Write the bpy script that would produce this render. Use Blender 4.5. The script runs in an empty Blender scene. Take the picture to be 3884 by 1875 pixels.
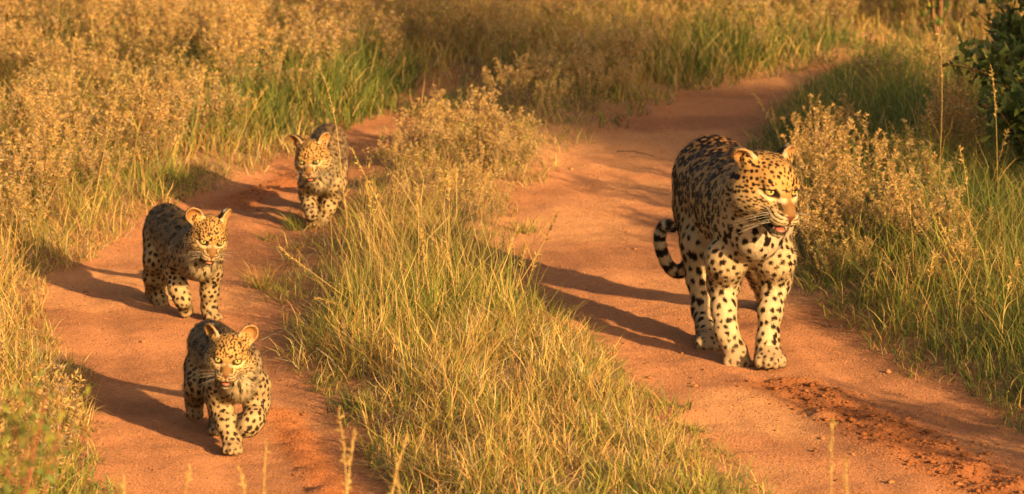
import bpy, bmesh, math, random
import numpy as np
from mathutils import Vector, Matrix, kdtree
from mathutils.bvhtree import BVHTree

SKIP = globals().get('SKIP', ())

# ----------------------------------------------------------------- camera
scene = bpy.context.scene
COL = scene.collection
FPX, CX, CY = 20000.0, 1942.0, 937.5          # focal length and centre on a 3884 px wide frame
TH = math.radians(8.4)                        # camera looks 8.4 degrees down
CAMZ = 2.8                                    # from a tall open vehicle
cam_d = bpy.data.cameras.new('camera'); cam = bpy.data.objects.new('camera', cam_d); COL.objects.link(cam)
cam.location = (0, 0, CAMZ); cam.rotation_euler = (math.pi/2-TH, 0, 0)
cam_d.sensor_fit = 'HORIZONTAL'; cam_d.sensor_width = 36; cam_d.lens = 36*FPX/3884
cam_d.clip_start = .1; cam_d.clip_end = 6000
cam_d.dof.use_dof = True; cam_d.dof.focus_distance = 16.35; cam_d.dof.aperture_fstop = 8.0
scene.camera = cam

# ----------------------------------------------------------------- light
SUN_EL, SUN_AZ = math.radians(13.2), math.radians(29)     # low sun behind the camera's right shoulder
SUN_H = Vector((math.sin(SUN_AZ), -math.cos(SUN_AZ), 0))  # horizontal direction towards the sun
w = bpy.data.worlds.new('World'); scene.world = w; w.use_nodes = True
nt = w.node_tree; bg = nt.nodes['Background']
sky = nt.nodes.new('ShaderNodeTexSky'); sky.sky_type = 'NISHITA'; sky.sun_disc = False
sky.sun_elevation = SUN_EL; sky.sun_rotation = math.pi-SUN_AZ
sky.air_density = 1.0; sky.dust_density = 4.0; sky.ozone_density = .6
tint = nt.nodes.new('ShaderNodeMix'); tint.data_type = 'RGBA'; tint.blend_type = 'MULTIPLY'
tint.inputs[0].default_value = 1.0; tint.inputs[7].default_value = (1.0, .84, .66, 1)
nt.links.new(sky.outputs[0], tint.inputs[6]); nt.links.new(tint.outputs[2], bg.inputs[0])
bg.inputs[1].default_value = .105
sun_d = bpy.data.lights.new('sun', 'SUN'); sun = bpy.data.objects.new('sun', sun_d); COL.objects.link(sun)
sun_d.energy = 5.0; sun_d.angle = math.radians(1.0); sun_d.color = (1.0, .63, .26)
sd = Vector((SUN_H.x*math.cos(SUN_EL), SUN_H.y*math.cos(SUN_EL), math.sin(SUN_EL)))
sun.rotation_euler = sd.to_track_quat('Z', 'Y').to_euler()
vs = scene.view_settings
vs.view_transform = 'Standard'; vs.look = 'None'; vs.gamma = 1.0; vs.use_curve_mapping = False
vs.exposure = 0.88
scene.cycles.use_denoising = True
scene.cycles.max_bounces = 6; scene.cycles.transparent_max_bounces = 8

# ----------------------------------------------------------------- helpers
def ray(u, v):
    r = (u-CX)/FPX; t = -(v-CY)/FPX
    return np.array([r, math.cos(TH)+t*math.sin(TH), -math.sin(TH)+t*math.cos(TH)])
def G(u, v, z=0.0):
    """ground point seen at a place of the survey grid"""
    d = ray(u, v); k = (z-CAMZ)/d[2]
    return np.array([d[0]*k, d[1]*k, z])
def at(u, v, Y):
    d = ray(u, v); k = Y/d[1]
    return np.array([d[0]*k, Y, CAMZ+d[2]*k])
def atz(u, Y, z):
    """point at depth Y and height z on the vertical plane through column u"""
    D = Y*math.cos(TH)+(CAMZ-z)*math.sin(TH)
    return np.array([(u-CX)/FPX*D, Y, z])
def nrm(v):
    v = np.asarray(v, float); return v/(np.linalg.norm(v, axis=-1, keepdims=True)+1e-12)
def hash3(i, j, k, s=0):
    n = (i*73856093) ^ (j*19349663) ^ (k*83492791) ^ (s*2654435761)
    n = n & 0x7fffffff
    n = (n ^ (n >> 13))*1274126177 & 0x7fffffff
    n = (n ^ (n >> 16))*668265263 & 0x7fffffff
    return ((n ^ (n >> 15)) & 0xffff)/65535.0
def noise(p, f=1.0, seed=0):
    """3-D value noise in 0..1, vectorised"""
    p = np.asarray(p, float)*f
    i = np.floor(p).astype(np.int64); t = p-i; t = t*t*(3-2*t)
    out = 0
    for a in (0, 1):
        for b in (0, 1):
            for c in (0, 1):
                wgt = (t[:, 0] if a else 1-t[:, 0])*(t[:, 1] if b else 1-t[:, 1])*(t[:, 2] if c else 1-t[:, 2])
                out = out+wgt*hash3(i[:, 0]+a, i[:, 1]+b, i[:, 2]+c, seed)
    return out
def fbm(p, f, seed=0, oct=3):
    s = 0; a = 1; tot = 0
    for o in range(oct):
        s = s+a*noise(p, f*2**o, seed+o); tot += a; a *= .5
    return s/tot
def sstep(a, b, x):
    t = np.clip((x-a)/(b-a), 0, 1); return t*t*(3-2*t)
def mix(a, b, t):
    t = np.asarray(t)[..., None]; return np.asarray(a)*(1-t)+np.asarray(b)*t
def new_obj(name, me, parent=None, mat=None, **props):
    o = bpy.data.objects.new(name, me); COL.objects.link(o)
    if parent is not None: o.parent = parent
    if mat is not None and me is not None: me.materials.append(mat)
    for k, v in props.items(): o[k] = v
    return o
def mesh_np(name, V, F3=None, F4=None, col=None, smooth=True):
    """mesh from numpy arrays of vertices, triangles and quads, with a colour per vertex"""
    me = bpy.data.meshes.new(name)
    V = np.asarray(V, np.float32)
    n3 = 0 if F3 is None else len(F3); n4 = 0 if F4 is None else len(F4)
    me.vertices.add(len(V)); me.vertices.foreach_set('co', V.ravel())
    li = []
    if n3: li.append(np.asarray(F3, np.int32).ravel())
    if n4: li.append(np.asarray(F4, np.int32).ravel())
    li = np.concatenate(li)
    me.loops.add(len(li)); me.loops.foreach_set('vertex_index', li)
    st = np.concatenate([np.arange(n3)*3, n3*3+np.arange(n4)*4]).astype(np.int32)
    me.polygons.add(n3+n4); me.polygons.foreach_set('loop_start', st)
    me.polygons.foreach_set('use_smooth', np.full(n3+n4, smooth))
    me.update(calc_edges=True); me.validate()
    if col is not None:
        ca = me.color_attributes.new('col', 'FLOAT_COLOR', 'POINT')
        c4 = np.ones((len(V), 4), np.float32); c4[:, :3] = col
        ca.data.foreach_set('color', c4.ravel())
    return me
def empty(name, loc, label, cat, group=None):
    o = bpy.data.objects.new(name, None); COL.objects.link(o); o.location = tuple(loc)
    o.empty_display_size = .1
    o['label'] = label; o['category'] = cat
    if group: o['group'] = group
    return o
def mat_new(name):
    m = bpy.data.materials.new(name); m.use_nodes = True
    return m, m.node_tree, m.node_tree.nodes['Principled BSDF']
def plain(name, col, rough=.6, spec=.3, **kw):
    m, t, b = mat_new(name)
    b.inputs['Base Color'].default_value = (*col, 1); b.inputs['Roughness'].default_value = rough
    b.inputs['Specular IOR Level'].default_value = spec
    for k, v in kw.items(): b.inputs[k].default_value = v
    return m
# ================================================================= ground and the two wheel tracks
K = 3884/2576
def edge(pts): return np.array([G(u*K, v*K)[:2] for u, v in pts])
R_LEFT = edge([(2010, 1300), (1945, 1244), (1770, 1105), (1610, 985), (1490, 880), (1385, 790), (1305, 705), (1262, 610), (1285, 520), (1345, 448), (1425, 388), (1505, 340), (1605, 288), (1725, 240), (1855, 212), (1990, 188), (2080, 165), (2200, 128), (2300, 100)])
R_RIGHT = edge([(2640, 1170), (2576, 1110), (2480, 1020), (2380, 965), (2250, 920), (2160, 860), (2085, 805), (2020, 725), (1985, 640), (1945, 540), (1905, 440), (1895, 385), (1925, 335), (1965, 285), (2020, 240), (2080, 205), (2180, 168), (2290, 140), (2380, 118)])
L_LEFT = edge([(275, 1310), (255, 1244), (235, 1150), (205, 1040), (165, 930), (110, 850), (85, 790), (120, 715), (225, 640), (300, 585), (350, 545), (430, 510), (530, 478), (650, 428), (720, 395), (800, 345), (870, 330), (920, 310), (1000, 268), (1060, 235), (1120, 205)])
L_RIGHT = edge([(1040, 1300), (980, 1244), (900, 1060), (770, 960), (722, 830), (705, 720), (735, 650), (745, 590), (820, 560), (895, 440), (960, 385), (1030, 310), (1100, 250), (1160, 212)])
def ext(e, first):                       # carry an edge on towards the vehicle
    d = first; return np.vstack([e[0]+np.array(d), e])
R_LEFT = ext(R_LEFT, (.75, -2.6)); R_RIGHT = ext(R_RIGHT, (.95, -2.6)); L_LEFT = ext(L_LEFT, (.10, -2.6)); L_RIGHT = ext(L_RIGHT, (.45, -2.6))
POLY_R = np.vstack([R_LEFT, R_RIGHT[::-1]]); POLY_L = np.vstack([L_LEFT, L_RIGHT[::-1]])
POLY_M = np.vstack([L_RIGHT, R_LEFT[13:0:-1], R_LEFT[:1]])
POLY_V = np.vstack([R_RIGHT, [(6, R_RIGHT[-1][1]), (6, R_RIGHT[0][1])]])
def inside(P, poly):
    x, y = P[:, 0], P[:, 1]; c = np.zeros(len(P), bool); n = len(poly)
    for i in range(n):
        x0, y0 = poly[i]; x1, y1 = poly[(i+1) % n]
        m = ((y0 > y) != (y1 > y)) & (x < (x1-x0)*(y-y0)/(y1-y0+1e-12)+x0)
        c ^= m
    return c
def edist(P, poly):
    d = np.full(len(P), 9.); n = len(poly)
    for i in range(n):
        a = poly[i]; b = poly[(i+1) % n]; ba = b-a
        t = np.clip(((P-a)@ba)/(ba@ba+1e-12), 0, 1)
        d = np.minimum(d, np.linalg.norm(P-a-t[:, None]*ba, axis=1))
    return d
def sdist(P, poly):
    d = edist(P, poly); return np.where(inside(P, poly), -d, d)
def tracks(P):
    """distance outside the nearer wheel track, negative inside it; the edge is ragged"""
    P3 = np.c_[P, np.zeros(len(P))]
    return np.minimum(sdist(P, POLY_R), sdist(P, POLY_L))+(fbm(P3, 4.5, 40, 3)-.5)*.20
CLOD_LINES = [np.array([G(2960, 1450)[:2], G(3300, 1600)[:2], G(3640, 1780)[:2], G(3990, 1960)[:2]]),
              np.array([G(1060, 1560)[:2], G(1150, 1690)[:2], G(1300, 1900)[:2]]),
              np.array([G(900, 770)[:2], G(1080, 690)[:2], G(1180, 640)[:2]])]
def crumble(P):
    """1 where hooves and tyres broke the crust"""
    r = np.zeros(len(P))
    for ln, wd in zip(CLOD_LINES, (.13, .06, .10)):
        d = np.full(len(P), 9.)
        for a, b in zip(ln[:-1], ln[1:]):
            ba = b-a; t = np.clip(((P-a)@ba)/(ba@ba), 0, 1); d = np.minimum(d, np.linalg.norm(P-a-t[:, None]*ba, axis=1))
        r = np.maximum(r, sstep(wd*1.5, wd*.4, d))
    return r
def height(P):
    P3 = np.c_[P, np.zeros(len(P))]
    d = tracks(P)
    z = .055*sstep(-.12, .35, d)+(fbm(P3, .9, 7, 2)-.5)*.03*sstep(0, .5, d)
    near = (P[:, 1] < 34) & (np.abs(P[:, 0]) < 7)
    z = z+(fbm(P3, 3.0, 3, 3)-.5)*.026*sstep(.3, -.2, d)+(fbm(P3, 14, 5, 2)-.5)*.010
    rut = np.c_[P[:, 0]*11+P[:, 1]*1.5, P[:, 1]*1.1, np.zeros(len(P))]
    z = z+(fbm(rut, 1.0, 13, 2)-.5)*.017*sstep(.05, -.1, d)
    c = crumble(P)
    z = z+c*((fbm(P3, 13, 9, 3)-.5)*.048+.004)
    return z*near-.004*near
def grid_axis(lo, hi, step, far_lo, far_hi):
    a = np.arange(lo, hi+1e-6, step); l = []; s_ = step; v = lo
    while v > far_lo: s_ *= 1.5; v -= s_; l.append(v)
    r = []; s_ = step; v = hi
    while v < far_hi: s_ *= 1.5; v += s_; r.append(v)
    return np.concatenate([l[::-1], a, r])
gx = grid_axis(-3.4, 3.4, .026, -3000, 3000); gy = grid_axis(12.0, 27.5, .034, -3000, 4500)
GX, GY = np.meshgrid(gx, gy); GP = np.c_[GX.ravel(), GY.ravel()]
gz = height(GP)
gi = np.arange(len(GP)).reshape(GX.shape)
GF = np.stack([gi[:-1, :-1], gi[:-1, 1:], gi[1:, 1:], gi[1:, :-1]], -1).reshape(-1, 4)
gd = tracks(GP); gcr = crumble(GP)
GP3 = np.c_[GP, np.zeros(len(GP))]
soil = mix(np.array((.325, .150, .078)), np.array((.235, .108, .058)), sstep(.35, .65, fbm(GP3, 2.2, 61, 3)))
soil = mix(soil, np.array((.39, .203, .103)), sstep(.50, .72, fbm(GP3, 1.4, 71, 3))*.8)
soil = mix(soil, np.array((.27, .095, .034)), gcr*.75)
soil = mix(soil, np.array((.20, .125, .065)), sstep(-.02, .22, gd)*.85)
m, t, b = mat_new('red_soil')
a = t.nodes.new('ShaderNodeVertexColor'); a.layer_name = 'col'
tc = t.nodes.new('ShaderNodeTexCoord')
n1 = t.nodes.new('ShaderNodeTexNoise'); n1.inputs['Scale'].default_value = 55; n1.inputs['Detail'].default_value = 6; n1.inputs['Roughness'].default_value = .7
vo = t.nodes.new('ShaderNodeTexVoronoi'); vo.inputs['Scale'].default_value = 130
n2 = t.nodes.new('ShaderNodeTexNoise'); n2.inputs['Scale'].default_value = 190; n2.inputs['Detail'].default_value = 3
for q in (n1, vo, n2): t.links.new(tc.outputs['Object'], q.inputs['Vector'])
r1 = t.nodes.new('ShaderNodeMapRange'); r1.inputs[1].default_value = .3; r1.inputs[2].default_value = .72; r1.inputs[3].default_value = .72; r1.inputs[4].default_value = 1.28
t.links.new(n1.outputs[0], r1.inputs[0])
mx = t.nodes.new('ShaderNodeMix'); mx.data_type = 'RGBA'; mx.blend_type = 'MULTIPLY'; mx.inputs[0].default_value = 1
t.links.new(a.outputs[0], mx.inputs[6]); t.links.new(r1.outputs[0], mx.inputs[7])
r2 = t.nodes.new('ShaderNodeMapRange'); r2.inputs[1].default_value = .60; r2.inputs[2].default_value = .74; r2.inputs[3].default_value = 0; r2.inputs[4].default_value = .55
t.links.new(n2.outputs[0], r2.inputs[0])
mx2 = t.nodes.new('ShaderNodeMix'); mx2.data_type = 'RGBA'; mx2.inputs[7].default_value = (.55, .32, .17, 1)
t.links.new(r2.outputs[0], mx2.inputs[0]); t.links.new(mx.outputs[2], mx2.inputs[6]); t.links.new(mx2.outputs[2], b.inputs['Base Color'])
ad = t.nodes.new('ShaderNodeMath'); ad.operation = 'ADD'; t.links.new(n1.outputs[0], ad.inputs[0]); t.links.new(vo.outputs[0], ad.inputs[1])
bp = t.nodes.new('ShaderNodeBump'); bp.inputs['Strength'].default_value = .55; bp.inputs['Distance'].default_value = .006
t.links.new(ad.outputs[0], bp.inputs['Height']); t.links.new(bp.outputs[0], b.inputs['Normal'])
b.inputs['Roughness'].default_value = .95; b.inputs['Specular IOR Level'].default_value = .1; b.inputs['Diffuse Roughness'].default_value = 1.0
M_SOIL = m
new_obj('ground', mesh_np('ground', np.c_[GP, gz], None, GF, soil), None, M_SOIL, kind='structure')

# ---- grit and clods
def lumps(name, P, size, col, seed, **props):
    """many small irregular stones as one mesh"""
    rng = np.random.default_rng(seed); n = len(P)
    t_ = (1+5**.5)/2
    base = nrm(np.array([(1, 0, 0), (-1, 0, 0), (0, 1, 0), (0, -1, 0), (0, 0, 1), (0, 0, -1)], float))
    fc = np.array([(0, 2, 4), (2, 1, 4), (1, 3, 4), (3, 0, 4), (2, 0, 5), (1, 2, 5), (3, 1, 5), (0, 3, 5)])
    V = base[None]*rng.uniform(.6, 1.3, (n, 6, 1))*size[:, None, None]*np.array((1, 1, .62))
    an = rng.uniform(0, 6.28, n); c, s = np.cos(an), np.sin(an)
    V = np.stack([V[..., 0]*c[:, None]-V[..., 1]*s[:, None], V[..., 0]*s[:, None]+V[..., 1]*c[:, None], V[..., 2]], -1)
    V = V+P[:, None, :]
    F = (fc[None]+6*np.arange(n)[:, None, None]).reshape(-1, 3)
    return new_obj(name, mesh_np(name, V.reshape(-1, 3), F, None, np.repeat(col, 6, 0), smooth=True), None, M_CLOD, **props)
def attr_mat(name, rough=.9, trans=0.0, spec=.1):
    m, t, b = mat_new(name)
    a = t.nodes.new('ShaderNodeVertexColor'); a.layer_name = 'col'
    t.links.new(a.outputs[0], b.inputs['Base Color']); b.inputs['Roughness'].default_value = rough; b.inputs['Specular IOR Level'].default_value = spec
    if trans:
        tr = t.nodes.new('ShaderNodeBsdfTranslucent'); ms = t.nodes.new('ShaderNodeMixShader'); ms.inputs[0].default_value = trans
        t.links.new(a.outputs[0], tr.inputs[0]); t.links.new(b.outputs[0], ms.inputs[1]); t.links.new(tr.outputs[0], ms.inputs[2])
        t.links.new(ms.outputs[0], t.nodes['Material Output'].inputs[0])
    return m
M_CLOD = attr_mat('clods')
rng = np.random.default_rng(5)
def ground_pts(n, rng, ylo=12.6, yhi=28, margin=.5):
    y = rng.uniform(ylo, yhi, n); x = rng.uniform(-1, 1, n)*(y*.100+margin)
    return np.c_[x, y]
cp = ground_pts(26000, rng); cp = cp[(tracks(cp) < .03)]
cz = height(cp); sz = rng.uniform(.0015, .0042, len(cp))*(1+2.2*(rng.random(len(cp)) > .985))
lumps('grit', np.c_[cp, cz+sz*.3], sz, np.array((.34, .15, .065))*rng.uniform(.6, 1.5, (len(cp), 1)), 6, kind='stuff', label='fine red grit scattered over both dirt tracks', category='grit')
cp = []
for ln, wd, nn in zip(CLOD_LINES, (.12, .12, .09), (1300, 30, 120)):
    tt = rng.uniform(0, len(ln)-1.001, nn); i = tt.astype(int); q = ln[i]+(ln[i+1]-ln[i])*(tt-i)[:, None]
    cp.append(q+rng.normal(0, wd*.6, (nn, 2)))
cp = np.vstack(cp); sz = rng.gamma(1.8, .0026, len(cp)).clip(.0015, .014)
lumps('soil_clods', np.c_[cp, height(cp)+sz*.25], sz, np.array((.28, .105, .040))*rng.uniform(.75, 1.2, (len(cp), 1)), 7, kind='stuff', label='crumbled dark red soil clods churned up along the tracks', category='soil')
# ================================================================= vegetation
M_GRASS = attr_mat('grass', .6, .35, .2)
M_LEAF = attr_mat('forb_leaves', .75, .38, .12)
M_GREEN = attr_mat('green_leaves', .5, .28, .3)
M_STEM = attr_mat('stems', .85)
STRAW = np.array((.58, .41, .155)); GOLD = np.array((.46, .28, .09)); YGRN = np.array((.28, .275, .05)); GREEN = np.array((.135, .175, .045)); DEEP = np.array((.06, .095, .028)); GREY = np.array((.42, .35, .25)); RUST = np.array((.36, .17, .06))

def blades(base, h, width, lean, az, col, levels, rng, bend=1.0, tipc=1.1):
    """curved tapering blades of grass -> V, F, C"""
    n = len(base)
    ts = np.linspace(0, 1, levels)
    d = np.c_[np.cos(az), np.sin(az), np.zeros(n)]
    fa = az+rng.normal(0, .9, n)+math.pi/2
    sd_ = np.c_[np.cos(fa), np.sin(fa), np.zeros(n)]
    V, C = [], []
    for j, t in enumerate(ts):
        lat = lean*(t**1.0*.35+t**2*.65*bend)
        c = base+d*(h*lat)[:, None]; c[:, 2] += h*t*np.sqrt(np.maximum(1-(lean*t*.8).clip(0, .96)**2, .05))
        if 0 < j: c = c+rng.normal(0, .055, (n, 3))*(h*t)[:, None]*np.array((1, 1, .5))
        w_ = width*(1-t)**.6*(.75+.5*t*(1-t)*2)
        cc = col*(1+(tipc-1)*t)
        if j < levels-1:
            V += [c-sd_*w_[:, None]*.5, c+sd_*w_[:, None]*.5]; C += [cc, cc]
        else:
            V.append(c); C.append(cc)
    m = len(V); V = np.stack(V, 1).reshape(-1, 3); C = np.stack(C, 1).reshape(-1, 3)
    f = []
    for j in range(levels-2):
        a = 2*j; f += [(a, a+1, a+3), (a, a+3, a+2)]
    a = 2*(levels-2); f.append((a, a+1, a+2))
    F = (np.array(f)[None]+(m*np.arange(n))[:, None, None]).reshape(-1, 3)
    return V, F, C
def join(parts):
    V, F, C = [], [], []; o = 0
    for v, f, c in parts:
        V.append(v); F.append(f+o); C.append(c); o += len(v)
    return np.vstack(V), np.vstack(F), np.vstack(C)
def pick_cols(n, rng, pal, wts):
    i = rng.choice(len(pal), n, p=np.array(wts)/sum(wts)); return np.array(pal)[i]*rng.uniform(.75, 1.25, (n, 1))*rng.uniform(.92, 1.08, (n, 3))
def zone_green(P, seed=90):
    return fbm(np.c_[P, np.zeros(len(P))], .75, seed, 3)
def sow(n, rng, ylo, yhi, margin, xlo=None, xhi=None):
    y = rng.uniform(ylo, yhi, n)
    x = rng.uniform(-1, 1, n)*(y*.100+margin)
    return np.c_[x, y]
def grass_layer(name, label, P, rng, hgt, width, pals, lean=(.15, .8), tuft=5, levels=4, tipc=1.12, gseed=90, spread=.035):
    """tufts of blades at points P; pals: (dry palette, dry weights), (green palette, green weights)"""
    P = np.repeat(P, tuft, 0); n = len(P)
    jit = rng.normal(0, spread, (n, 2)); Q = P+jit
    d = tracks(Q); keep = d > -.015; Q = Q[keep]; jit = jit[keep]; d = d[keep]; n = len(Q)
    hf = .5+.5*sstep(.0, .22, d)
    h = hgt(Q)*hf*rng.uniform(.30, 1.12, n)
    g = zone_green(Q, gseed)
    cd = pick_cols(n, rng, *pals[0]); cg = pick_cols(n, rng, *pals[1])
    isg = rng.random(n) < sstep(.40, .64, g)
    col = np.where(isg[:, None], cg, cd)
    az = np.where(rng.random(n) < .45, rng.uniform(0, 6.28, n), np.arctan2(jit[:, 1], jit[:, 0])+rng.normal(0, .8, n))
    ln = rng.uniform(*lean, n)*(1+.5*sstep(.2, .0, d))
    V, F, C = blades(np.c_[Q, height(Q)-.01], h, width*rng.uniform(.6, 1.35, n), ln, az, col, levels, rng, 1.0, tipc)
    return V, F, C
DRY = ([STRAW, STRAW*1.2, GOLD, GREY, RUST, YGRN, GREEN], [3.5, 2, 3, .8, .6, 3.5, 1])
GRN = ([YGRN*1.1, GREEN*1.15, DEEP, STRAW], [4.5, 4.5, 1.2, 1.8])
LUSH = ([GREEN, DEEP, YGRN, STRAW], [5, 3.5, 2, 1])
def stuff(name, label, parts, mat, cat):
    V, F, C = join(parts)
    return new_obj(name, mesh_np(name, V, F, None, C), None, mat, kind='stuff', label=label, category=cat)

rng = np.random.default_rng(77)
NTRI = 0
if 'grass' not in SKIP:
    # -- median between the tracks
    P = sow(32000, rng, 12.0, 25.5, .3); P = P[inside(P, POLY_M)]
    P = P[noise(np.c_[P, np.zeros(len(P))], 6.5, 44) > .30]
    near = P[:, 1] < 17.2
    hm = lambda Q: .055+.025*sstep(15, 16, Q[:, 1])+.07*sstep(.45, .10, sdist(Q, POLY_L))*sstep(17.2, 16.2, Q[:, 1])+.07*sstep(15.3, 17.0, Q[:, 1])*sstep(.05, .35, sdist(Q, POLY_L))+.06*noise(np.c_[Q, np.zeros(len(Q))], 2.2, 31)+.075*noise(np.c_[Q, np.zeros(len(Q))], 8.0, 32)
    a = grass_layer('', '', P[near][::2], rng, hm, .0044, (DRY, GRN), (.15, 1.5), 18, 4, spread=.028)
    b_ = grass_layer('', '', P[near][::3], rng, lambda Q: hm(Q)*.55, .0040, (([STRAW, GREY, GOLD], [3, 2, 2]), GRN), (.7, 1.5), 6, 4)
    c = grass_layer('', '', P[~near][::2], rng, lambda Q: .055+.07*sstep(.05, .5, sdist(Q, POLY_L))*sstep(19.4, 18, Q[:, 1])+.075*noise(np.c_[Q, np.zeros(len(Q))], 2.2, 33), .004, (DRY, GRN), (.2, 1.2), 8, 4)
    stuff('median_grass', 'short yellow green grass covering the strip between the two tracks', [a, b_, c], M_GRASS, 'grass')
    # -- tall straw rising from the middle of the median
    cl = G(1640, 1190)[:2]; P = np.vstack([cl+rng.normal(0, 1, (170, 2))*np.array((.22, .42)), G(1520, 1060)[:2]+rng.normal(0, 1, (40, 2))*np.array((.12, .25)), G(1990, 1230)[:2]+rng.normal(0, 1, (40, 2))*np.array((.10, .30))])
    P = P[inside(P, POLY_M)]
    a = grass_layer('', '', P, rng, lambda Q: np.full(len(Q), .36), .0028, (([STRAW*1.05, GOLD, YGRN], [4, 1.2, 2]), ([STRAW, YGRN, GREEN], [3, 3, .6])), (.1, .9), 5, 5)
    stuff('straw_grass', 'tall pale straw stems rising from the middle of the median', [a], M_GRASS, 'grass')
    # -- right verge
    P = sow(26000, rng, 11.0, 24.5, 1.1); P = P[inside(P, POLY_V)]
    hv = lambda Q: .12+.17*sstep(.10, .7, edist(Q, R_RIGHT))+.13*noise(np.c_[Q, np.zeros(len(Q))], 1.7, 35)
    a = grass_layer('', '', P, rng, hv, .0042, (([STRAW, GOLD, YGRN, GREEN], [1.6, .9, 3, 4.5]), LUSH), (.15, 1.2), 8, 4, 1.12, 95)
    stuff('verge_grass', 'green and straw grass growing on the bank beside the grown leopard', [a], M_GRASS, 'grass')
    # -- the field left of and beyond the tracks
    P = sow(60000, rng, 12.0, 33.0, .8)
    P = P[~inside(P, POLY_M) & ~inside(P, POLY_V)]
    far = P[:, 1] > 21
    hl = lambda Q: .11+(.11-.07*sstep(21, 23, Q[:, 1]))*sstep(.1, .8, tracks(Q))+.12*noise(np.c_[Q, np.zeros(len(Q))], 1.4, 37)
    a = grass_layer('', '', P[~far][::2], rng, hl, .0042, (DRY, GRN), (.15, 1.2), 10, 4, 1.12, 97)
    c = grass_layer('', '', P[far][::2], rng, hl, .0060, (DRY, LUSH), (.15, 1.1), 9, 3, 1.12, 97)
    gp = np.vstack([G(u_, v_)[:2]+rng.normal(0, 1, (70, 2))*np.array((.16, .30)) for u_, v_ in ((1290, 455), (1400, 420), (1240, 400), (1480, 350), (1120, 480), (960, 560), (2680, 330), (2850, 280))]); gp = gp[tracks(gp) > .03]
    g_ = grass_layer('', '', gp, rng, lambda Q: .26+.10*noise(np.c_[Q, np.zeros(len(Q))], 3, 39), .0055, (LUSH, LUSH), (.15, .9), 9, 4, 1.12, 97)
    a = join([a, g_])
    stuff('field_grass', 'dense dry grass of the wide field beyond the left-hand track', [a, c], M_GRASS, 'grass')
    # -- straw litter lying along the track edges
    P = sow(34000, rng, 12.6, 25, .4); d = tracks(P); P = P[(d > -.14) & (d < .12) & (rng.random(len(P)) < .55*sstep(-.14, .02, d)+.04)]
    n = len(P)
    V, F, C = blades(np.c_[P, height(P)+.003], rng.uniform(.03, .13, n), np.full(n, .0028), rng.uniform(1.15, 1.25, n), rng.uniform(0, 6.28, n), pick_cols(n, rng, [STRAW, GREY, GOLD], [3, 3, 2]), 4, rng, .3)
    V[:, 2] = height(V[:, :2])+.004+(V[:, 2]-height(V[:, :2])).clip(0, .2)*.15
    stuff('straw_litter', 'dry straw bits lying on the soil along the track edges', [(V, F, C)], M_GRASS, 'straw')

# ---- forbs: upright branching dry herbs with narrow leaves in whorls
def tube(pts, r0, r1, sides=3):
    pts = np.asarray(pts); n = len(pts); V = []
    tg = np.gradient(pts, axis=0); tg = nrm(tg)
    ref = np.array((.3, .7, .2)); a = nrm(np.cross(tg, ref)); b = np.cross(tg, a)
    for i in range(n):
        r = r0+(r1-r0)*i/(n-1)
        for k in range(sides):
            an = 2*math.pi*k/sides; V.append(pts[i]+r*(a[i]*math.cos(an)+b[i]*math.sin(an)))
    F = []
    for i in range(n-1):
        for k in range(sides):
            p, q = i*sides+k, i*sides+(k+1) % sides
            F += [(p, q, q+sides), (p, q+sides, p+sides)]
    return np.array(V), np.array(F)
def leaf_quads(c, dr, L, W, col, rng, fold=.25):
    """pointed leaves of two folded triangles pairs: base, two flanks, tip"""
    n = len(c); ref = rng.normal(0, 1, (n, 3)); sd_ = nrm(np.cross(dr, ref)); up = np.cross(sd_, dr)
    mid = c+dr*(L*.45)[:, None]
    V = np.stack([c, mid+sd_*(W*.5)[:, None]+up*(W*fold)[:, None], c+dr*L[:, None], mid-sd_*(W*.5)[:, None]+up*(W*fold)[:, None]], 1)
    F = np.array([(0, 1, 2), (0, 2, 3)])[None]+(4*np.arange(n))[:, None, None]
    return V.reshape(-1, 3), F.reshape(-1, 3), np.repeat(col, 4, 0)
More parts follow.
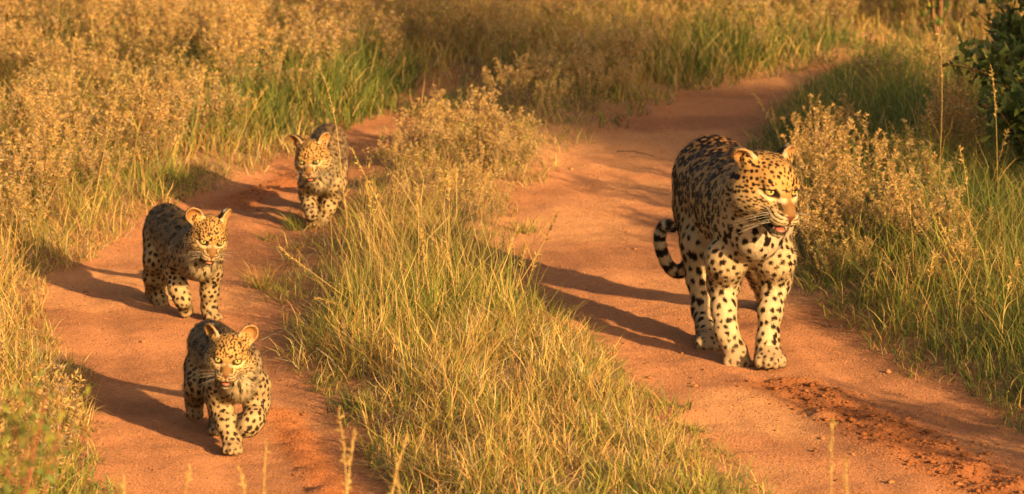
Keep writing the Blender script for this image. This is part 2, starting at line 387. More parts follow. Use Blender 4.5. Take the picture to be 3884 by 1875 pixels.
def forb_proto(seed, H, nst, spread, pal, wts, leafL=.021, dens=1.0):
    rng = np.random.default_rng(seed); SV, LV = [], []
    so = 0
    stems, sc = [], []
    lc_, ld_, ll_ = [], [], []
    def leaves(pts, every, L0, skip=.15):
        pts = np.asarray(pts); sgl = np.linalg.norm(np.diff(pts, axis=0), axis=1); tot = sgl.sum()
        nn = max(2, int(tot/every*dens))
        for q in range(nn):
            t = skip+(1-skip)*(q+rng.random())/nn; x = t*(len(pts)-1); i = min(int(x), len(pts)-2); p = pts[i]+(pts[i+1]-pts[i])*(x-i)
            tg = nrm(pts[i+1]-pts[i]); o = rng.normal(0, 1, 3); o = nrm(o-tg*(o@tg))
            lc_.append(p); ld_.append(nrm(o+tg*rng.uniform(.2, 1.0))); ll_.append(L0*rng.uniform(.6, 1.3))
        p = pts[-1]; tg = nrm(pts[-1]-pts[-2])
        for q in range(rng.integers(7, 11)):                        # star at the tip
            o = nrm(rng.normal(0, 1, 3)); lc_.append(p); ld_.append(nrm(o+tg*.9)); ll_.append(L0*rng.uniform(.7, 1.25))
    for i in range(nst):
        az = rng.uniform(0, 6.28); out = spread*math.sqrt(rng.random()); h = H*rng.uniform(.62, 1.05)*(1-.35*(out/spread)**2)
        b0 = np.array((math.cos(az)*out*.25, math.sin(az)*out*.25, 0)); tp = np.array((math.cos(az)*out, math.sin(az)*out, h))
        sag = rng.normal(0, .03, 3)
        pts = [b0+(tp-b0)*t+sag*math.sin(t*math.pi)+np.array((0, 0, .06*h*math.sin(t*math.pi))) for t in np.linspace(0, 1, 6)]
        v, f = tube(pts, .0032, .0013); stems.append((v, f, np.tile(np.array((.26, .17, .085))*rng.uniform(.7, 1.2), (len(v), 1))))
        leaves(pts, .0075, leafL, .22)
        for k in range(rng.integers(3, 7)):
            t = rng.uniform(.38, .92); x = t*5; j = min(int(x), 4); p = pts[j]+(pts[j+1]-pts[j])*(x-j)
            a2 = rng.uniform(0, 6.28); l2 = rng.uniform(.06, .14)*(1.2-.6*t)*H/.5
            q = p+np.array((math.cos(a2)*l2*.6, math.sin(a2)*l2*.6, l2*.8)); mid = (p+q)/2+np.array((math.cos(a2), math.sin(a2), -.2))*l2*.1
            v, f = tube([p, mid, q], .0016, .0009); stems.append((v, f, np.tile(np.array((.32, .22, .11)), (len(v), 1))))
            leaves([p, mid, q], .0062, leafL*.9)
    c = np.array(lc_); d_ = np.array(ld_); L = np.array(ll_)
    hz = (c[:, 2]/H)
    col = pick_cols(len(c), rng, pal, wts)
    low = rng.random(len(c)) > sstep(.15, .6, hz); col[low] = pick_cols(low.sum(), rng, [YGRN, GREEN, GREY, RUST], [2, 1.5, 2, 1])
    lv = leaf_quads(c, d_, L, L*rng.uniform(.20, .34, len(L)), col, rng)
    V, F, C = join(stems); ms = mesh_np('forb_stems', V, F, None, C); ms.materials.append(M_STEM)
    V, F, C = lv; ml = mesh_np('forb_leaves', V, F, None, C, smooth=False); ml.materials.append(M_LEAF)
    return ms, ml
FG = [STRAW*1.05, GOLD, np.array((.60, .40, .19)), GREY, YGRN*1.1]
if 'forbs' not in SKIP:
    PROTO = [forb_proto(101, .50, 16, .20, FG, [5, 4, 5, 1.5, .4]), forb_proto(102, .56, 13, .17, FG, [5, 4, 5, 1, .5]), forb_proto(103, .42, 18, .22, FG, [4, 3, 5, 3, .4]),
             forb_proto(104, .62, 9, .13, FG, [5, 4, 5, 1, .5]), forb_proto(105, .36, 14, .20, FG+[YGRN], [3, 3, 3, 2, 1, 2]), forb_proto(106, .48, 12, .16, FG+[YGRN, GREEN], [2, 2, 2, 3, .5, 3, 1.5])]
LOOK = ['bushy golden herb', 'tall upright golden herb', 'low spreading pale herb', 'slender herb of few stems', 'rounded yellowish herb', 'greenish grey herb']
def forb(p, k, sc, rz, label, group, tilt=(0, 0)):
    d_ = float(tracks(np.array([p[:2]]))[0]); sz_ = sc/.9
    label = ('large ' if sz_ > 1.12 else 'small ' if sz_ < .75 else '')+LOOK[k]+(' beside bare soil ' if d_ < .35 else ' ' if d_ < 1.1 else ' deep ')+label
    z = float(height(np.array([p[:2]]))[0])
    o = empty('dry_forb', (p[0], p[1], z-.008), label, 'herb', group)
    o.rotation_euler = (tilt[0], tilt[1], rz); o.scale = (sc, sc, sc*random.uniform(.92, 1.08))
    ms, ml = PROTO[k]
    a = new_obj('stem', ms, o); b = new_obj('foliage', ml, o)
    return o
def strew(n, test, dmin, rng, ylo, yhi, margin):
    out = []
    P = sow(n*60, rng, ylo, yhi, margin); P = P[test(P)]
    for p in P:
        if len(out) >= n: break
        if all((p[0]-q[0])**2+((p[1]-q[1])*.8)**2 > dmin**2 for q in out): out.append(p)
    return out
random.seed(4)
if 'forbs' not in SKIP:
    rng = np.random.default_rng(303)
    # the big golden clump on the far half of the median
    spots_ = [(1560, 640, 1.0), (1660, 575, 1.1), (1770, 560, 1.15), (1880, 560, 1.1), (1975, 590, 1.0), (1700, 660, 1.0), (1830, 670, 1.0), (1940, 680, .9), (1620, 760, .9), (1510, 720, .85), (1560, 860, .8), (1680, 840, .85), (1790, 790, .9),
              (1490, 850, .6), (1500, 980, .6), (1610, 980, .65), (1720, 930, .75), (1850, 840, .75), (1420, 960, .4)]
    for u, v, s_ in spots_:
        p = G(u, v+(60 if v < 640 else 25)); forb(p, int(rng.choice([0, 2, 4, 0])), s_*.64, rng.uniform(0, 6.28), 'in the clump on the median', 'golden herbs on the median')
    for u, v, s_ in [(2080, 430, .95), (2180, 400, 1.0), (2280, 370, 1.0), (2000, 440, .9), (2380, 350, .9), (2100, 500, .8), (2230, 450, .8), (2340, 400, .75), (1920, 470, .85)]:
        p = G(u, v); forb(p, int(rng.choice([2, 5, 0])), s_*.70, rng.uniform(0, 6.28), 'at the narrow far end of the median', 'herbs at the far end of the median')
    # right bank, beside the leopard
    for u, v, s_, k in [(3085, 1035, .80, 0), (3150, 985, .90, 1), (3230, 1010, .85, 0), (3330, 1040, .80, 2), (3420, 1060, .85, 1), (3530, 1090, .80, 0), (3620, 1060, .85, 2), (3290, 930, .9, 3), (3180, 880, .95, 1), (3100, 900, .9, 3),
                        (3075, 780, .75, 3), (3140, 740, .70, 1), (3220, 680, .60, 3), (3150, 660, .45, 0), (3540, 760, 1.0, 3), (3600, 720, 1.05, 1), (3660, 760, .95, 3), (3480, 980, .8, 5), (3250, 1110, .6, 4), (3400, 1180, .55, 4), (3150, 1090, .6, 4), (3560, 1200, .5, 2)]:
        p = G(u, v); forb(p, k, s_*.84, rng.uniform(0, 6.28), 'on the bank beside the grown leopard', 'golden herbs on the right bank')
    for p in strew(20, lambda P: inside(P, POLY_V) & (edist(P, R_RIGHT) > .25), .30, rng, 11.5, 24.5, 1.0):
        forb(p, int(rng.choice([5, 2, 4])), rng.uniform(.6, .85), rng.uniform(0, 6.28), 'in bank grass past the leopard', 'herbs in the right bank grass')
    for p in strew(12, lambda P: inside(P, POLY_V) & (edist(P, R_RIGHT) > .12) & (edist(P, R_RIGHT) < .8), .26, rng, 11.3, 14.3, 1.2):
        forb(p, int(rng.choice([0, 1, 3])), rng.uniform(1.1, 1.35), rng.uniform(0, 6.28), 'on the bank towards the vehicle', 'herbs on the near right bank')
    # the wide field
    t_field = lambda P: ~inside(P, POLY_M) & ~inside(P, POLY_V) & (tracks(P) > .22)
    for p in strew(165, lambda P: t_field(P) & (P[:, 0] < -.2*(P[:, 1]-17)*0-.9), .23, rng, 13.2, 29, .45):
        forb(p, int(rng.choice([0, 1, 2, 3, 4], p=[.25, .2, .25, .1, .2])), rng.uniform(.62, .95), rng.uniform(0, 6.28), 'in the field left of the tracks', 'herbs in the left field')
    for p in strew(100, lambda P: t_field(P) & (P[:, 0] >= -.9), .23, rng, 20, 28, .3):
        forb(p, int(rng.choice([0, 2, 5, 4])), rng.uniform(.65, .95), rng.uniform(0, 6.28), 'beyond the right-hand track bend', 'herbs beyond the bend')
# ================================================================= single plants
M_BARK = attr_mat('bark', .9)
def leafy(name, label, cat, base, stems, nleaf, L, W, pal, wts, seed, r_st=.006, clump=.10, stemc=(.20, .11, .06), mat=None, trunk='stem'):
    """bush or tree: stems given as polylines with end radii; leaves in clumps round the outer twigs"""
    rng = np.random.default_rng(seed); o = empty(name, base, label, cat)
    S, tips = [], []
    for pts, r0, r1, leafed in stems:
        v, f = tube(pts, r0, r1, 6 if r0 > .02 else 4); S.append((v, f, np.tile(np.array(stemc)*rng.uniform(.8, 1.2), (len(v), 1))))
        if leafed: tips.append(np.asarray(pts, float))
    V, F, C = join(S); new_obj(trunk, mesh_np(trunk, V, F, None, C), o, M_BARK)
    ti = rng.integers(0, len(tips), nleaf); c = np.empty((nleaf, 3)); d = np.empty((nleaf, 3))
    for i in range(nleaf):
        p = tips[ti[i]]; x = (rng.random()**.6)*(len(p)-1); j = min(int(x), len(p)-2)
        c[i] = p[j]+(p[j+1]-p[j])*(x-j); d[i] = nrm(p[j+1]-p[j])
    c += rng.normal(0, clump, (nleaf, 3))*np.array((1, 1, .7))
    dr = nrm(rng.normal(0, 1, (nleaf, 3))+d*.5+np.array((0, 0, .15)))
    l = L*rng.uniform(.6, 1.3, nleaf)
    V, F, C = leaf_quads(c, dr, l, l*W*rng.uniform(.8, 1.2, nleaf), pick_cols(nleaf, rng, pal, wts), rng, .12)
    new_obj('crown' if trunk == 'trunk' else 'foliage', mesh_np('foliage', V, F, None, C, smooth=False), o, mat or M_GREEN)
    return o
def bush_stems(rng, n, H, spread, r0):
    out = []
    for i in range(n):
        az = rng.uniform(0, 6.28); s_ = spread*math.sqrt(rng.random()); h = H*rng.uniform(.6, 1.0)
        e = np.array((math.cos(az)*s_, math.sin(az)*s_, h))
        pts = [np.array((e[0]*t*.6+e[0]*.4*t*t, e[1]*t*.6+e[1]*.4*t*t, h*(1-(1-t)**1.3)))+rng.normal(0, .012, 3)*(t > 0) for t in np.linspace(0, 1, 6)]
        out.append((pts, r0, r0*.3, True))
        for k in range(3):
            j = rng.integers(2, 5); p = pts[j]; q = p+np.array((rng.normal(0, .11), rng.normal(0, .11), rng.uniform(.02, .16)))*H
            out.append(([p, (p+q)/2+rng.normal(0, .01, 3), q], r0*.45, r0*.2, True))
    return out
if 'more' not in SKIP:
    rng = np.random.default_rng(900)
    b_ = (2.22, 20.4, .03)
    leafy('leafy_bush', 'dark green broad-leaved bush shading the grass of the far right bank', 'bush', b_, bush_stems(rng, 30, .80, .62, .008), 6000, .055, .40, [DEEP, DEEP*.8, GREEN, YGRN*.8], [4, 3, 3, .6], 901, clump=.035)
    leafy('leafy_bush', 'low dark green bush in front of the larger broad-leaved bush', 'bush', (2.02, 19.7, .03), bush_stems(rng, 16, .52, .30, .006), 2200, .048, .40, [DEEP, GREEN], [3, 3], 906, clump=.03)
    b_ = tuple(G(3560, 165)); leafy('leafy_bush', 'small green bush behind the far bend of the right-hand track', 'bush', b_, bush_stems(rng, 10, .75, .32, .007), 1100, .06, .40, [DEEP, GREEN, YGRN], [3, 4, 1], 902, clump=.035)
    leafy('low_bush', 'yellow green bush with reddish twigs at the left track edge, nearest the vehicle', 'bush', (-1.00, 9.4, .0), bush_stems(rng, 24, 1.16, .20, .004), 5600, .024, .42, [YGRN, GREEN*1.25, np.array((.30, .25, .05))], [4, 4, 1], 903, clump=.020, stemc=(.30, .10, .06))
    # thorn tree standing off to the right; its long shadow lies over the bend and the far bank
    T0 = np.array((1.45, 21.75, 0))+16*np.array(SUN_H); st = []
    st.append(([(0, 0, -.1), (.06, .03, .9), (-.02, .10, 1.8), (.05, .05, 2.7)], .16, .10, False))
    for i in range(24):
        az = i*2.4; r_ = rng.uniform(.35, 1.22); h0 = rng.uniform(1.7, 2.7); e = np.array((math.cos(az)*r_, math.sin(az)*r_, rng.uniform(2.9, 5.7)))
        p0 = np.array((.03, .07, h0)); md = (p0+e)/2+np.array((math.cos(az), math.sin(az), .2))*.15
        st.append(([p0, md, e], .05, .018, True))
        for k in range(5):
            q = md+(e-md)*rng.random(); t_ = q+rng.normal(0, .34, 3); st.append(([q, (q+t_)/2+rng.normal(0, .04, 3), t_], .016, .005, True))
    leafy('thorn_tree', 'thorn tree standing to the right of the tracks beside the vehicle', 'tree', tuple(T0), st, 20000, .10, .5, [GREEN, DEEP, YGRN], [4, 3, 1], 905, clump=.17, trunk='trunk')

# ---- tall single stalks
def stalk(base, top, label, group, rng, r=.0016, head=True, col=STRAW, nblade=3, name='grass_stalk'):
    base = np.asarray(base, float); top = np.asarray(top, float); o = empty(name, base, label, 'grass stalk', group)
    e = top-base; L = np.linalg.norm(e); sag = np.array((rng.normal(0, .05), rng.normal(0, .05), .05))*L
    pts = [e*t+sag*math.sin(math.pi*t*.9)*t for t in np.linspace(0, 1, 9)]
    pts = [p+(e-pts[-1])*t for p, t in zip(pts, np.linspace(0, 1, 9))]
    pts[0] = pts[0]-np.array((0, 0, .03))
    v, f = tube(pts, r, r*.45, 4); new_obj('culm', mesh_np('culm', v, f, None, np.tile(col*rng.uniform(.8, 1.1), (len(v), 1))), o, M_STEM)
    if head:
        n = 46; t = 1-.30*rng.random(n)**1.2; x = t*8; j = np.minimum(x.astype(int), 7); pa = np.array(pts); c = pa[j]+(pa[j+1]-pa[j])*(x-j)[:, None]
        dr = nrm(rng.normal(0, .55, (n, 3))+nrm(pa[-1]-pa[-3])); l = rng.uniform(.009, .020, n)
        V, F, C = leaf_quads(c, dr, l, l*.30, pick_cols(n, rng, [STRAW, GOLD], [3, 1]), rng)
        new_obj('seed_head', mesh_np('seed_head', V, F, None, C, smooth=False), o, M_LEAF)
    if nblade:
        n = nblade; q = rng.uniform(.05, .55, n)*8; j = q.astype(int); pa = np.array(pts); c = pa[j]+(pa[j+1]-pa[j])*(q-j)[:, None]
        V, F, C = blades(c, rng.uniform(.12, .26, n)*min(1, L/.5), np.full(n, .0042), rng.uniform(.4, 1.0, n), rng.uniform(0, 6.28, n), pick_cols(n, rng, [STRAW, YGRN, GOLD], [3, 2, 1]), 6, rng)
        new_obj('blade', mesh_np('blade', V, F, None, C), o, M_GRASS)
    return o
def tuft(p, n, h, rng, label, pal, wts, spread=.025, name='grass_tuft'):
    z = float(height(np.array([p[:2]]))[0]); o = empty(name, (p[0], p[1], z), label, 'grass tuft', 'small tufts growing on the bare tracks')
    jit = rng.normal(0, spread, (n, 2)); az = np.arctan2(jit[:, 1], jit[:, 0])+rng.normal(0, .5, n)
    V, F, C = blades(np.c_[jit, np.full(n, -.008)], h*rng.uniform(.5, 1.2, n), .0042*rng.uniform(.6, 1.3, n), rng.uniform(.4, 1.35, n), az, pick_cols(n, rng, pal, wts), 5, rng)
    new_obj('blade', mesh_np('blade', V, F, None, C), o, M_GRASS)
if 'more' not in SKIP:
    rng = np.random.default_rng(1200)
    lb = 'tall thin straw stalk rising from the grass of the right bank'; gr = 'straw stalks on the right bank'
    for (bu, bv), (tu, tv), dY in [((3560, 900), (3560, 100), 0), ((3730, 1200), (3370, 640), .1), ((3700, 1100), (3640, 560), 0), ((3790, 950), (3760, 250), 0), ((3620, 1350), (3660, 820), -.05), ((3800, 1300), (3560, 830), 0), ((3470, 760), (3380, 470), 0), ((3010, 620), (2860, 350), 0), ((2990, 660), (2925, 390), 0),
                                   ((3700, 900), (3820, 500), 0), ((3330, 820), (3320, 520), 0), ((3480, 1290), (3540, 960), 0), ((3780, 1420), (3860, 1000), 0), ((3660, 700), (3700, 240), 0)]:
        g = G(bu, bv); stalk(g, at(tu, tv, g[1]-.03+dY), lb, gr, rng, r=.0011)
    lb = 'tall thin straw stalk standing in the median grass'; gr = 'straw stalks on the median'
    for (bu, bv), (tu, tv) in [((1590, 1230), (1580, 700)), ((1700, 1200), (1700, 640)), ((1830, 1230), (1960, 860)), ((1880, 1230), (2110, 800)), ((1760, 1130), (1860, 640)), ((1480, 1120), (1390, 700)), ((1620, 1150), (1330, 560)), ((1660, 1300), (1600, 880)), ((1930, 1230), (1990, 930)), ((1960, 1220), (2040, 960)), ((1560, 1280), (1200, 1130)), ((1480, 1250), (1060, 940)), ((1400, 1180), (1130, 1290)), ((1750, 1280), (1690, 900)), ((1500, 1020), (1410, 690))]:
        g = G(bu, bv); stalk(g, at(tu, tv, g[1]-.05), lb, gr, rng, r=.0015)
    g = G(1330, 905); stalk(g, at(1207, 250, 18.85), 'single long straw stalk arching up in front of the last cub', None, rng, r=.0017)
    lb = 'tall thin straw stalk standing in the left field'; gr = 'straw stalks in the left field'
    for (bu, bv), (tu, tv) in [((860, 640), (1010, 330)), ((700, 700), (780, 250)), ((480, 760), (560, 260)), ((330, 900), (440, 380)), ((250, 600), (300, 80)), ((620, 500), (740, 120)), ((980, 560), (960, 380)), ((1110, 480), (1180, 160)), ((150, 880), (210, 480)), ((560, 820), (520, 560)), ((870, 300), (900, 20)), ((400, 420), (350, 60)), ((1010, 470), (1090, 170))]:
        g = G(bu, bv); stalk(g, at(tu, tv, g[1]-.03), lb, gr, rng, r=.0013)
    lb = 'tall bare straw stalk close to the vehicle in front of the tracks'; gr = 'stalks close to the vehicle'
    for tu, tv, bu, Y in [(1285, 1560, 1250, 11.3), (1345, 1640, 1240, 11.0), (1545, 1650, 1440, 11.2), (470, 1800, 480, 11.2), (720, 1770, 730, 11.0), (1010, 1690, 1000, 11.4), (3160, 1590, 3190, 11.2), (3205, 1740, 3215, 10.8), (1500, 1740, 1510, 11.0), (910, 1780, 940, 10.9)]:
        stalk(atz(bu, Y, 0), at(tu, tv, Y), lb, gr, rng, r=.0022, nblade=2)
    for (u, v), n, h, lab, pal, wts in [((1010, 1090), 70, .13, 'spiky half dry tuft on the left-hand track beside the middle cub', [GOLD, YGRN, GREEN, STRAW], [3, 3, 2, 2]), ((1085, 1120), 40, .08, 'low green tuft between the spiky tuft and the median', [YGRN, GREEN, STRAW], [3, 3, 1]),
                                        ((1140, 868), 90, .11, 'flat green tuft at the feet of the last cub', [YGRN, GREEN, STRAW], [3, 4, 2]), ((1010, 905), 30, .06, 'tiny green tuft beside the flat tuft near the last cub', [GREEN, YGRN], [3, 2]),
                                        ((1995, 880), 70, .09, 'small dry tuft alone on the left side of the right-hand track', [YGRN, STRAW, GREEN], [3, 3, 1]), ((1250, 1330), 60, .10, 'low green tuft leaning out of the median onto the left track', [GREEN, YGRN, STRAW], [3, 3, 2]),
                                        ((1330, 1560), 60, .10, 'dark green tuft at the median corner near the running cub', [GREEN, DEEP, YGRN], [3, 2, 2])]:
        tuft(G(u, v), n, h, rng, lab, pal, wts)
    # a twig on the right-hand track and a pale bent straw on the left one
    for pts, r, nm, lab, cc in [([(2340, 566), (2400, 572), (2440, 580), (2480, 592)], .0025, 'twig', 'dark thin twig lying across the right-hand track', (.16, .09, .05)), ([(985, 1290), (1030, 1275), (1075, 1262), (1088, 1240)], .002, 'dry_straw', 'pale bent straw lying on the left-hand track by the median', (.52, .42, .26))]:
        pp = np.array([G(u, v) for u, v in pts]); pp[:, 2] = height(pp[:, :2])+r*.8
        v, f = tube(pp-pp[0], r, r*.5, 5); o = new_obj(nm, mesh_np(nm, v, f, None, np.tile(np.array(cc), (len(v), 1))), None, M_STEM, label=lab, category='twig' if nm == 'twig' else 'straw'); o.location = tuple(pp[0])
# ================================================================= leopards
def fur_material(name, spec):
    m, t, b = mat_new(name)
    a = t.nodes.new('ShaderNodeVertexColor'); a.layer_name = 'col'
    t.links.new(a.outputs[0], b.inputs['Base Color'])
    b.inputs['Roughness'].default_value = .62; b.inputs['Specular IOR Level'].default_value = spec
    return m
M_FUR = fur_material('fur', .15)
M_SKIN = fur_material('coat', .12)
M_EYE = plain('eye_iris', (.42, .36, .12), .08, .6)
M_PUPIL = plain('eye_pupil', (.006, .005, .004), .05, .6)
M_TONGUE = plain('tongue', (.55, .14, .10), .3, .5)
M_TOOTH = plain('tooth', (.75, .68, .52), .25, .5)
M_WHISK = plain('whisker', (.80, .72, .58), .4, .4)

class Shape:
    """smooth union of rounded limbs, sampled on a grid and skinned"""
    def __init__(s): s.pr = []
    def seg(s, a, b, ra, rb, part, k=.03, flow=None):
        a = np.asarray(a, float); b = np.asarray(b, float); ba = b-a; L2 = max(ba@ba, 1e-9)
        def f(p):
            q = p-a; t = np.clip(q@ba/L2, 0, 1)
            return np.linalg.norm(q-t[..., None]*ba, axis=-1)-(ra+(rb-ra)*t)
        R = max(ra, rb)
        s.pr.append((f, np.minimum(a, b)-R, np.maximum(a, b)+R, k, part, nrm(ba) if flow is None else nrm(flow)))
    def chain(s, pts, rad, part, k=.03, flow=None):
        for i in range(len(pts)-1): s.seg(pts[i], pts[i+1], rad[i], rad[i+1], part, k, flow)
    def ell(s, c, r, A, part, k=.02, flow=(0, 0, -1)):
        """ellipsoid, A: rows are its three axes"""
        c = np.asarray(c, float); r = np.asarray(r, float); A = np.asarray(A, float)
        def f(p):
            q = (p-c)@A.T
            k0 = np.linalg.norm(q/r, axis=-1); k1 = np.linalg.norm(q/r**2, axis=-1)
            return k0*(k0-1)/(k1+1e-9)
        R = np.abs(A.T)@r
        s.pr.append((f, c-R, c+R, k, part, nrm(flow)))
    def loft(s, a, b, ra, rb, lat, part, k=.05, flow=None):
        """segment with an elliptical section: ra, rb = (half width, half height)"""
        a = np.asarray(a, float); b = np.asarray(b, float); ba = b-a; L2 = ba@ba; ax = nrm(ba)
        l = nrm(lat-ax*(lat@ax)); n = np.cross(ax, l)
        def f(p):
            q = p-a; t = np.clip(q@ba/L2, 0, 1)
            w_ = ra[0]+(rb[0]-ra[0])*t; h_ = ra[1]+(rb[1]-ra[1])*t
            q = q-t[..., None]*ba
            kk = np.sqrt((q@l/w_)**2+(q@n/h_)**2+(q@ax/w_)**2)
            return (kk-1)*np.minimum(w_, h_)
        R = max(*ra, *rb)
        s.pr.append((f, np.minimum(a, b)-R, np.maximum(a, b)+R, k, part, nrm(ba) if flow is None else nrm(flow)))
    def cup(s, base, ax, nr, h, w_, part):
        """cupped ear: ax towards its tip, nr out of its opening"""
        ax = nrm(ax); nr = nrm(nr-ax*(nr@ax)); sd_ = np.cross(ax, nr); A = np.array([ax, sd_, nr])
        c = np.asarray(base)+ax*h*.42
        r = np.array([h*.62, w_*.52, w_*.36]); c2 = c+nr*w_*.17+ax*h*.02; r2 = np.array([h*.54, w_*.43, w_*.36])
        def e(p, c, r):
            q = (p-c)@A.T
            k0 = np.linalg.norm(q/r, axis=-1); k1 = np.linalg.norm(q/r**2, axis=-1)
            return k0*(k0-1)/(k1+1e-9)
        def f(p):
            cut = (p-c)@nr-w_*.10
            return np.maximum(np.maximum(e(p, c, r), -e(p, c2, r2)), cut)
        R = np.abs(A.T)@r
        s.pr.append((f, c-R, c+R, .008, part, ax))
        return (c, A, h, w_)
    def carve(s, c, r, A, k=.006):
        c = np.asarray(c, float); r = np.asarray(r, float); A = np.asarray(A, float)
        def f(p):
            q = (p-c)@A.T
            k0 = np.linalg.norm(q/r, axis=-1); k1 = np.linalg.norm(q/r**2, axis=-1)
            return k0*(k0-1)/(k1+1e-9)
        R = np.abs(A.T)@r
        s.pr.append((f, c-R, c+R, k, '-', None))
    def skin(s, h):
        lo = np.min([p[1] for p in s.pr], 0)-4*h; hi = np.max([p[2] for p in s.pr], 0)+4*h
        n = np.ceil((hi-lo)/h).astype(int)+1
        V = np.ones(n, np.float32)
        for f, a, b, k, part, fl in s.pr:
            i0 = np.maximum(((a-lo-k-2*h)/h).astype(int), 0); i1 = np.minimum(((b-lo+k+2*h)/h).astype(int)+2, n)
            gx = [lo[d]+h*np.arange(i0[d], i1[d]) for d in range(3)]
            P = np.stack(np.meshgrid(*gx, indexing='ij'), -1)
            d = f(P).astype(np.float32)
            sl = tuple(slice(i0[q], i1[q]) for q in range(3)); o = V[sl]
            if part == '-':
                d = -d; hh = np.maximum(k-np.abs(o-d), 0)/k; V[sl] = np.maximum(o, d)+hh*hh*k*.25
            else:
                hh = np.maximum(k-np.abs(o-d), 0)/k; V[sl] = np.minimum(o, d)-hh*hh*k*.25
        ins = V < 0
        cnt = sum(ins[a:n[0]-1+a, b:n[1]-1+b, c:n[2]-1+c].astype(np.int8) for a in (0, 1) for b in (0, 1) for c in (0, 1))
        cell = np.argwhere((cnt > 0) & (cnt < 8))
        ids = -np.ones(n-1, np.int64); ids[tuple(cell.T)] = np.arange(len(cell))
        off = np.array([(a, b, c) for a in (0, 1) for b in (0, 1) for c in (0, 1)])
        cv = np.stack([V[tuple((cell+o).T)] for o in off], 1)
        acc = np.zeros((len(cell), 3)); num = np.zeros(len(cell))
        for a in range(8):
            for b in range(a+1, 8):
                if np.abs(off[a]-off[b]).sum() != 1: continue
                m = (cv[:, a] < 0) != (cv[:, b] < 0)
                t = cv[:, a]/(cv[:, a]-cv[:, b]+1e-20)
                acc[m] += (off[a]+t[:, None]*(off[b]-off[a]))[m]; num[m] += 1
        P = lo+h*(cell+acc/num[:, None])
        quads = []
        for ax in range(3):
            e1 = [slice(1, None)]*3; sl0 = [slice(1, n[d]-1) for d in range(3)]; sl1 = list(sl0)
            sl0[ax] = slice(0, n[ax]-1); sl1[ax] = slice(1, n[ax])
            A = ins[tuple(sl0)]; B = ins[tuple(sl1)]
            u, v = [(1, 2), (2, 0), (0, 1)][ax]
            ix = np.argwhere(A != B)
            flip = B[tuple(ix.T)]
            base = ix.copy()
            for d in range(3):
                if d != ax: base[:, d] += 1
            du = np.zeros(3, int); du[u] = 1; dv = np.zeros(3, int); dv[v] = 1
            q = np.stack([ids[tuple((base-du-dv).T)], ids[tuple((base-dv).T)], ids[tuple(base.T)], ids[tuple((base-du).T)]], 1)
            q[flip] = q[flip][:, ::-1]
            quads.append(q)
        F = np.concatenate(quads); F = F[(F >= 0).all(1)]
        # keep the largest piece is not needed: every limb overlaps the trunk. one light relaxation:
        for it in range(2):
            sm = np.zeros_like(P); c_ = np.zeros(len(P))
            for a in range(4):
                b = (a+1) % 4
                np.add.at(sm, F[:, a], P[F[:, b]]); np.add.at(c_, F[:, a], 1)
                np.add.at(sm, F[:, b], P[F[:, a]]); np.add.at(c_, F[:, b], 1)
            P = P*.55+.45*sm/c_[:, None]
        return P, F
    def parts(s, P, soft):
        """nearest part index and blended lie of the coat at points P"""
        best = np.full(len(P), 9.); pid = np.zeros(len(P), int); fl = np.zeros((len(P), 3)); names = []
        for f, a, b, k, part, flow in s.pr:
            if part == '-': continue
            if part not in names: names.append(part)
            d = np.full(len(P), 9.)
            m = ((P > a-.05) & (P < b+.05)).all(1)
            if m.any(): d[m] = f(P[m])
            w_ = np.exp(-np.clip(d, -.02, 1)/soft); fl += w_[:, None]*flow
            up = d < best; best[up] = d[up]; pid[up] = names.index(part)
        return np.array(names)[pid], nrm(fl)

def normals(P, F):
    a = P[F[:, 2]]-P[F[:, 0]]; b = P[F[:, 3]]-P[F[:, 1]]; fn = np.cross(a, b)
    N = np.zeros_like(P)
    for i in range(4): np.add.at(N, F[:, i], fn)
    return nrm(N)

def head_axes(yaw, pitch, roll=0):
    y, p, r = map(math.radians, (yaw, pitch, roll))
    f = np.array([math.sin(y)*math.cos(p), -math.cos(y)*math.cos(p), -math.sin(p)])
    l = nrm(np.cross((0, 0, 1), f)); u = np.cross(f, l)
    l, u = l*math.cos(r)+u*math.sin(r), -l*math.sin(r)+u*math.cos(r)
    return np.array([f, l, u])

